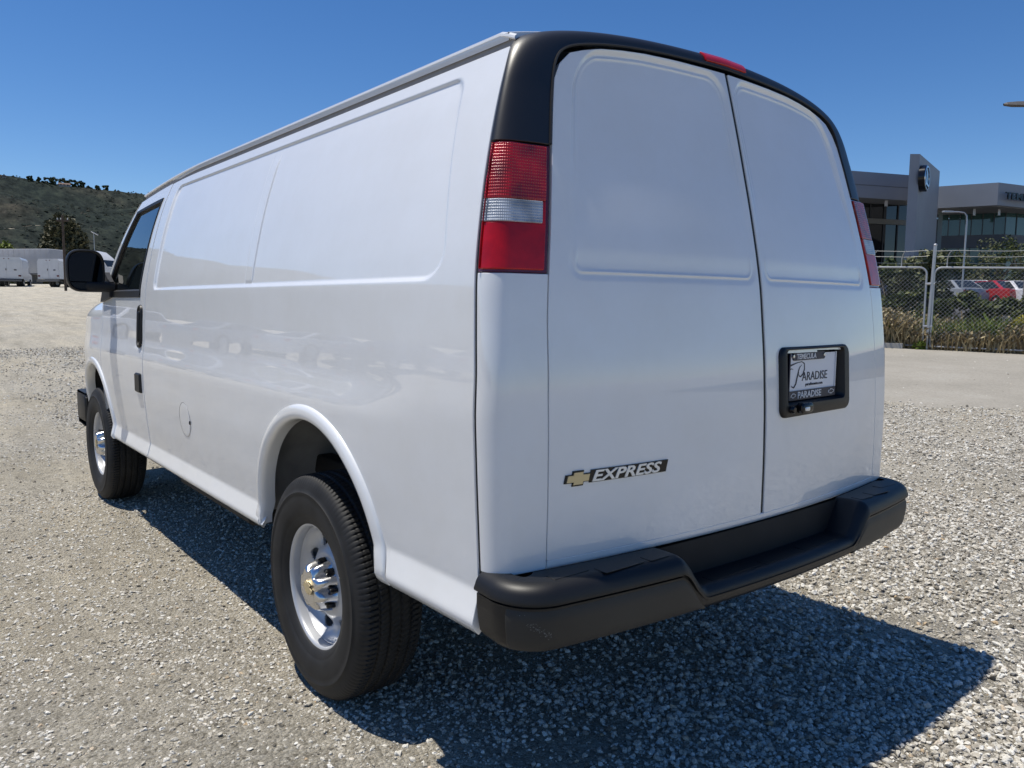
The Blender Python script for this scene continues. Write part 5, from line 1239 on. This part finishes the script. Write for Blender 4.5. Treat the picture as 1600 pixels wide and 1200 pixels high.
# parked cars beyond the hedge
def car(pos, rz, col, label, kind=0):
    e = empty('parked_car', pos, rz); tag(e, label, 'car', 'cars parked beyond the hedge')
    m = mat('car_paint_%d' % (int(col[0]*100)), col, .3, coat=1, coatr=.03)
    low = [(-2.25, .30), (2.2, .30), (2.28, .55), (2.2, .72), (1.2, .92), (-1.55, .98), (-2.2, .94), (-2.3, .6)]
    ws = (-.88, -.80, .80, .88); R = []
    for x, k in ((-.90, .93), (-.88, 1), (.88, 1), (.90, .93)): R.append([(x, y*k, .62+(z-.62)*k) for y, z in low])
    body = MB(); body.grid(np.array(R+[])[:, list(range(8))+[0]])
    for r__, fl in ((R[0], 0), (R[3], 1)): body.add(r__, [tuple(range(8)) if fl else tuple(range(8))[::-1]])
    body.build('body', m, e, sharp=30)
    g = [(1.15, .90), (.35, 1.40), (-.95, 1.45), (-1.75, .97)]
    L0 = [(-.84, y, z) if z < 1.2 else (-.62, y, z) for y, z in g]; R0_ = [(-x, y, z) for x, y, z in L0]
    MB().add(L0+R0_, [(0, 1, 2, 3), (4, 7, 6, 5), (0, 4, 5, 1), (2, 6, 7, 3), (1, 5, 6, 2)]).build('cabin', m, e, smooth=False)
    def inset(q, f, d):
        q = np.array(q, float); c_ = q.mean(0); n_ = np.cross(q[1]-q[0], q[2]-q[0]); n_ /= np.linalg.norm(n_); n_ = n_ if n_@(c_-np.array([0, -.3, .9])) > 0 else -n_
        return c_+(q-c_)*f+n_*d
    for q in ((L0[0], L0[1], L0[2], L0[3]), (R0_[0], R0_[1], R0_[2], R0_[3]), (L0[0], R0_[0], R0_[1], L0[1]), (L0[3], R0_[3], R0_[2], L0[2])):
        MB().add(inset(q, .86, .012), [(0, 1, 2, 3)]).build('window_glass', WINDK, e, smooth=False)
    for s in (-1, 1):
        for y in (1.4, -1.4): truck_wheel(e, s*.80, y, r=.33, w=.22)
        MB().rbox((s*.66-.16, 2.12, .60), (s*.66+.16, 2.24, .74), .03, 2, axis=1).build('headlight', MATS['headlight_glass'], e); MB().rbox((s*.68-.15, -2.27, .70), (s*.68+.15, -2.16, .86), .03, 2, axis=1).build('tail_light', LENS_RED2, e)
    return e
for k, (px, d, rz, col, lab) in enumerate([(1482, 46, .15, (.30, .32, .35), 'silver car leftmost among those parked beyond the hedge'), (1512, 47, -.2, (.74, .74, .75), 'white car left of the red one beyond the hedge'), (1543, 45, .25, (.42, .02, .02), 'red car parked beyond the hedge'), (1574, 44.5, .1, (.75, .75, .76), 'white car just right of the red one beyond the hedge'), (1607, 44, -.1, (.76, .76, .77), 'white car at the right edge beyond the hedge')]):
    car(spot(px, d), rzv+rz, col, lab)
car(spot(1400, 38), rzv+1.3, (.03, .035, .05), 'dark car seen through the left gate leaf')

# a row of parked cars left of the picture, seen as reflections in the van's flank
for k, (az, d) in enumerate([(-9, 30), (-15, 28), (-21, 26.5), (-27, 25.5), (-34, 25), (-42, 25), (-51, 25.5)]):
    a = math.radians(az); x = CAM[0]+d*math.sin(a); y = CAM[1]+d*math.cos(a)
    car((x, y, float(ground_z(x, y))), -a+.9, [(.74, .74, .75), (.30, .32, .35), (.75, .75, .76), (.03, .035, .05), (.76, .76, .77), (.42, .02, .02), (.74, .74, .75)][k], ord_[k]+' car of the row out of view to the left, mirrored in the van flank')
# ------------------------------------------------------------------ loose gravel
def stones():
    r_ = np.random.default_rng(21); out = []
    for (ra, rb, dens, smin, smax) in ((1.2, 3.4, 10500, .0032, .0165), (3.4, 6.4, 4400, .0045, .0175), (6.4, 11.5, 1500, .0065, .020), (11.5, 20, 420, .009, .026)):
        ang = math.radians(134); area = .5*ang*(rb*rb-ra*ra); n = int(area*dens)
        R_ = np.sqrt(r_.uniform(ra*ra, rb*rb, n)); a = YAW+r_.uniform(-ang/2, ang/2, n)
        x = CAM[0]+R_*np.sin(a); y = CAM[1]+R_*np.cos(a)
        m = np.clip(.38+.62*sstep(x, -1.3, 1.0), 0, 1)
        pt = vnoise(x, y, 1.1, 31)*.6+vnoise(x, y, 3.3, 32)*.4
        m = np.clip(m*(.45+1.5*sstep(pt, .30, .66)), .14, 1)
        k = r_.random(n) < m
        # none on the lane
        w = (x-FA[0])*FN[0]+(y-FA[1])*FN[1]; k &= (w > w1+.1) | (r_.random(n) < .05)
        x, y = x[k], y[k]; n = len(x)
        s = smin+(smax-smin)*r_.random(n)**3.0; s *= .66+.26*sstep(x, -1.2, .6)
        bigs = r_.random(n) < .008; s = np.where(bigs, s*1.5, s)
        z = ground_z(x, y)+.012*np.clip(1-np.hypot(x-CAM[0], y-CAM[1])/60, 0, 1)*(vnoise(x, y, .9, 1)-.5)+s*np.where(x > -.6, r_.uniform(-.1, .75, n), r_.uniform(-.25, .35, n))
        out.append(np.stack([x, y, z, s], 1))
    return np.concatenate(out)
ST = stones()
# keep tyres clear
me = bpy.data.meshes.new('loose_gravel'); me.from_pydata(ST[:, :3].tolist(), [], []); at = me.attributes.new('size', 'FLOAT', 'POINT'); at.data.foreach_set('value', ST[:, 3].astype(np.float32))
gv = bpy.data.objects.new('loose_gravel', me); COL.objects.link(gv); tag(gv, 'loose pale grey crushed stone scattered over the whole lot', 'gravel', kind='stuff')
SM = mat('crushed_stone', (.4, .39, .36), .9, spec=.2); t, p = nodes_of(SM)
oi = t.nodes.new('ShaderNodeObjectInfo'); r1 = ramp(t, [(0, (.16, .145, .12)), (.12, (.34, .31, .265)), (.34, (.52, .485, .42)), (.70, (.64, .61, .55)), (.95, (.80, .78, .73)), (1, (.48, .36, .23))]); t.links.new(oi.outputs['Random'], r1.inputs[0])
tc = t.nodes.new('ShaderNodeTexCoord'); n1 = N(t, 'TexNoise', Scale=2.5, Detail=5); t.links.new(tc.outputs['Object'], n1.inputs['Vector']); r2 = ramp(t, [(.3, (.7, .69, .66)), (.65, (1.05, 1.05, 1.05))]); t.links.new(n1.outputs[0], r2.inputs[0])
mm = mix(r1, r2, 1, 'MULTIPLY'); t.links.new(mm.outputs[2], p.inputs['Base Color'])
gn = bpy.data.node_groups.new('gravel_scatter', 'GeometryNodeTree')
gn.interface.new_socket('Geometry', in_out='INPUT', socket_type='NodeSocketGeometry'); gn.interface.new_socket('Geometry', in_out='OUTPUT', socket_type='NodeSocketGeometry')
G = gn.nodes; L = gn.links; gi = G.new('NodeGroupInput'); go = G.new('NodeGroupOutput')
join = G.new('GeometryNodeJoinGeometry')
for k in range(5):
    ic = G.new('GeometryNodeMeshIcoSphere'); ic.inputs['Radius'].default_value = 1; ic.inputs['Subdivisions'].default_value = 2 if k < 2 else 1
    ps = G.new('GeometryNodeInputPosition'); nzn = G.new('ShaderNodeTexNoise'); nzn.noise_dimensions = '4D'; nzn.inputs['Scale'].default_value = .85; nzn.inputs['Detail'].default_value = 1; nzn.inputs['W'].default_value = 3.7*k+1
    L.new(ps.outputs[0], nzn.inputs['Vector'])
    sb = G.new('ShaderNodeVectorMath'); sb.operation = 'SUBTRACT'; sb.inputs[1].default_value = (.5, .5, .5); L.new(nzn.outputs['Color'], sb.inputs[0])
    sc = G.new('ShaderNodeVectorMath'); sc.operation = 'SCALE'; sc.inputs['Scale'].default_value = 2.1; L.new(sb.outputs[0], sc.inputs[0])
    sp = G.new('GeometryNodeSetPosition'); L.new(ic.outputs[0], sp.inputs[0]); L.new(sc.outputs[0], sp.inputs['Offset'])
    sm = G.new('GeometryNodeSetMaterial'); sm.inputs['Material'].default_value = SM; L.new(sp.outputs[0], sm.inputs[0])
    tr = G.new('GeometryNodeTransform'); tr.inputs['Scale'].default_value = ((1, .8, .62), (1, .62, .5), (.9, .9, .7), (1.15, .7, .45), (.8, 1, .55))[k]; L.new(sm.outputs[0], tr.inputs[0])
    g2 = G.new('GeometryNodeGeometryToInstance'); L.new(tr.outputs[0], g2.inputs[0]); L.new(g2.outputs[0], join.inputs[0])
iop = G.new('GeometryNodeInstanceOnPoints'); m2p = G.new('GeometryNodeMeshToPoints'); L.new(gi.outputs[0], m2p.inputs[0]); L.new(m2p.outputs[0], iop.inputs['Points'])
L.new(join.outputs[0], iop.inputs['Instance']); iop.inputs['Pick Instance'].default_value = True
ri = G.new('FunctionNodeRandomValue'); ri.data_type = 'INT'; ri.inputs[4].default_value = 0; ri.inputs[5].default_value = 4; ri.inputs['Seed'].default_value = 3; L.new(ri.outputs[2], iop.inputs['Instance Index'])
rv = G.new('FunctionNodeRandomValue'); rv.data_type = 'FLOAT_VECTOR'; rv.inputs[0].default_value = (-.5, -.5, 0); rv.inputs[1].default_value = (.5, .5, 6.283); L.new(rv.outputs[0], iop.inputs['Rotation'])
na = G.new('GeometryNodeInputNamedAttribute'); na.data_type = 'FLOAT'; na.inputs[0].default_value = 'size'; L.new(na.outputs[0], iop.inputs['Scale'])
L.new(iop.outputs[0], go.inputs[0])
md = gv.modifiers.new('scatter', 'NODES'); md.node_group = gn
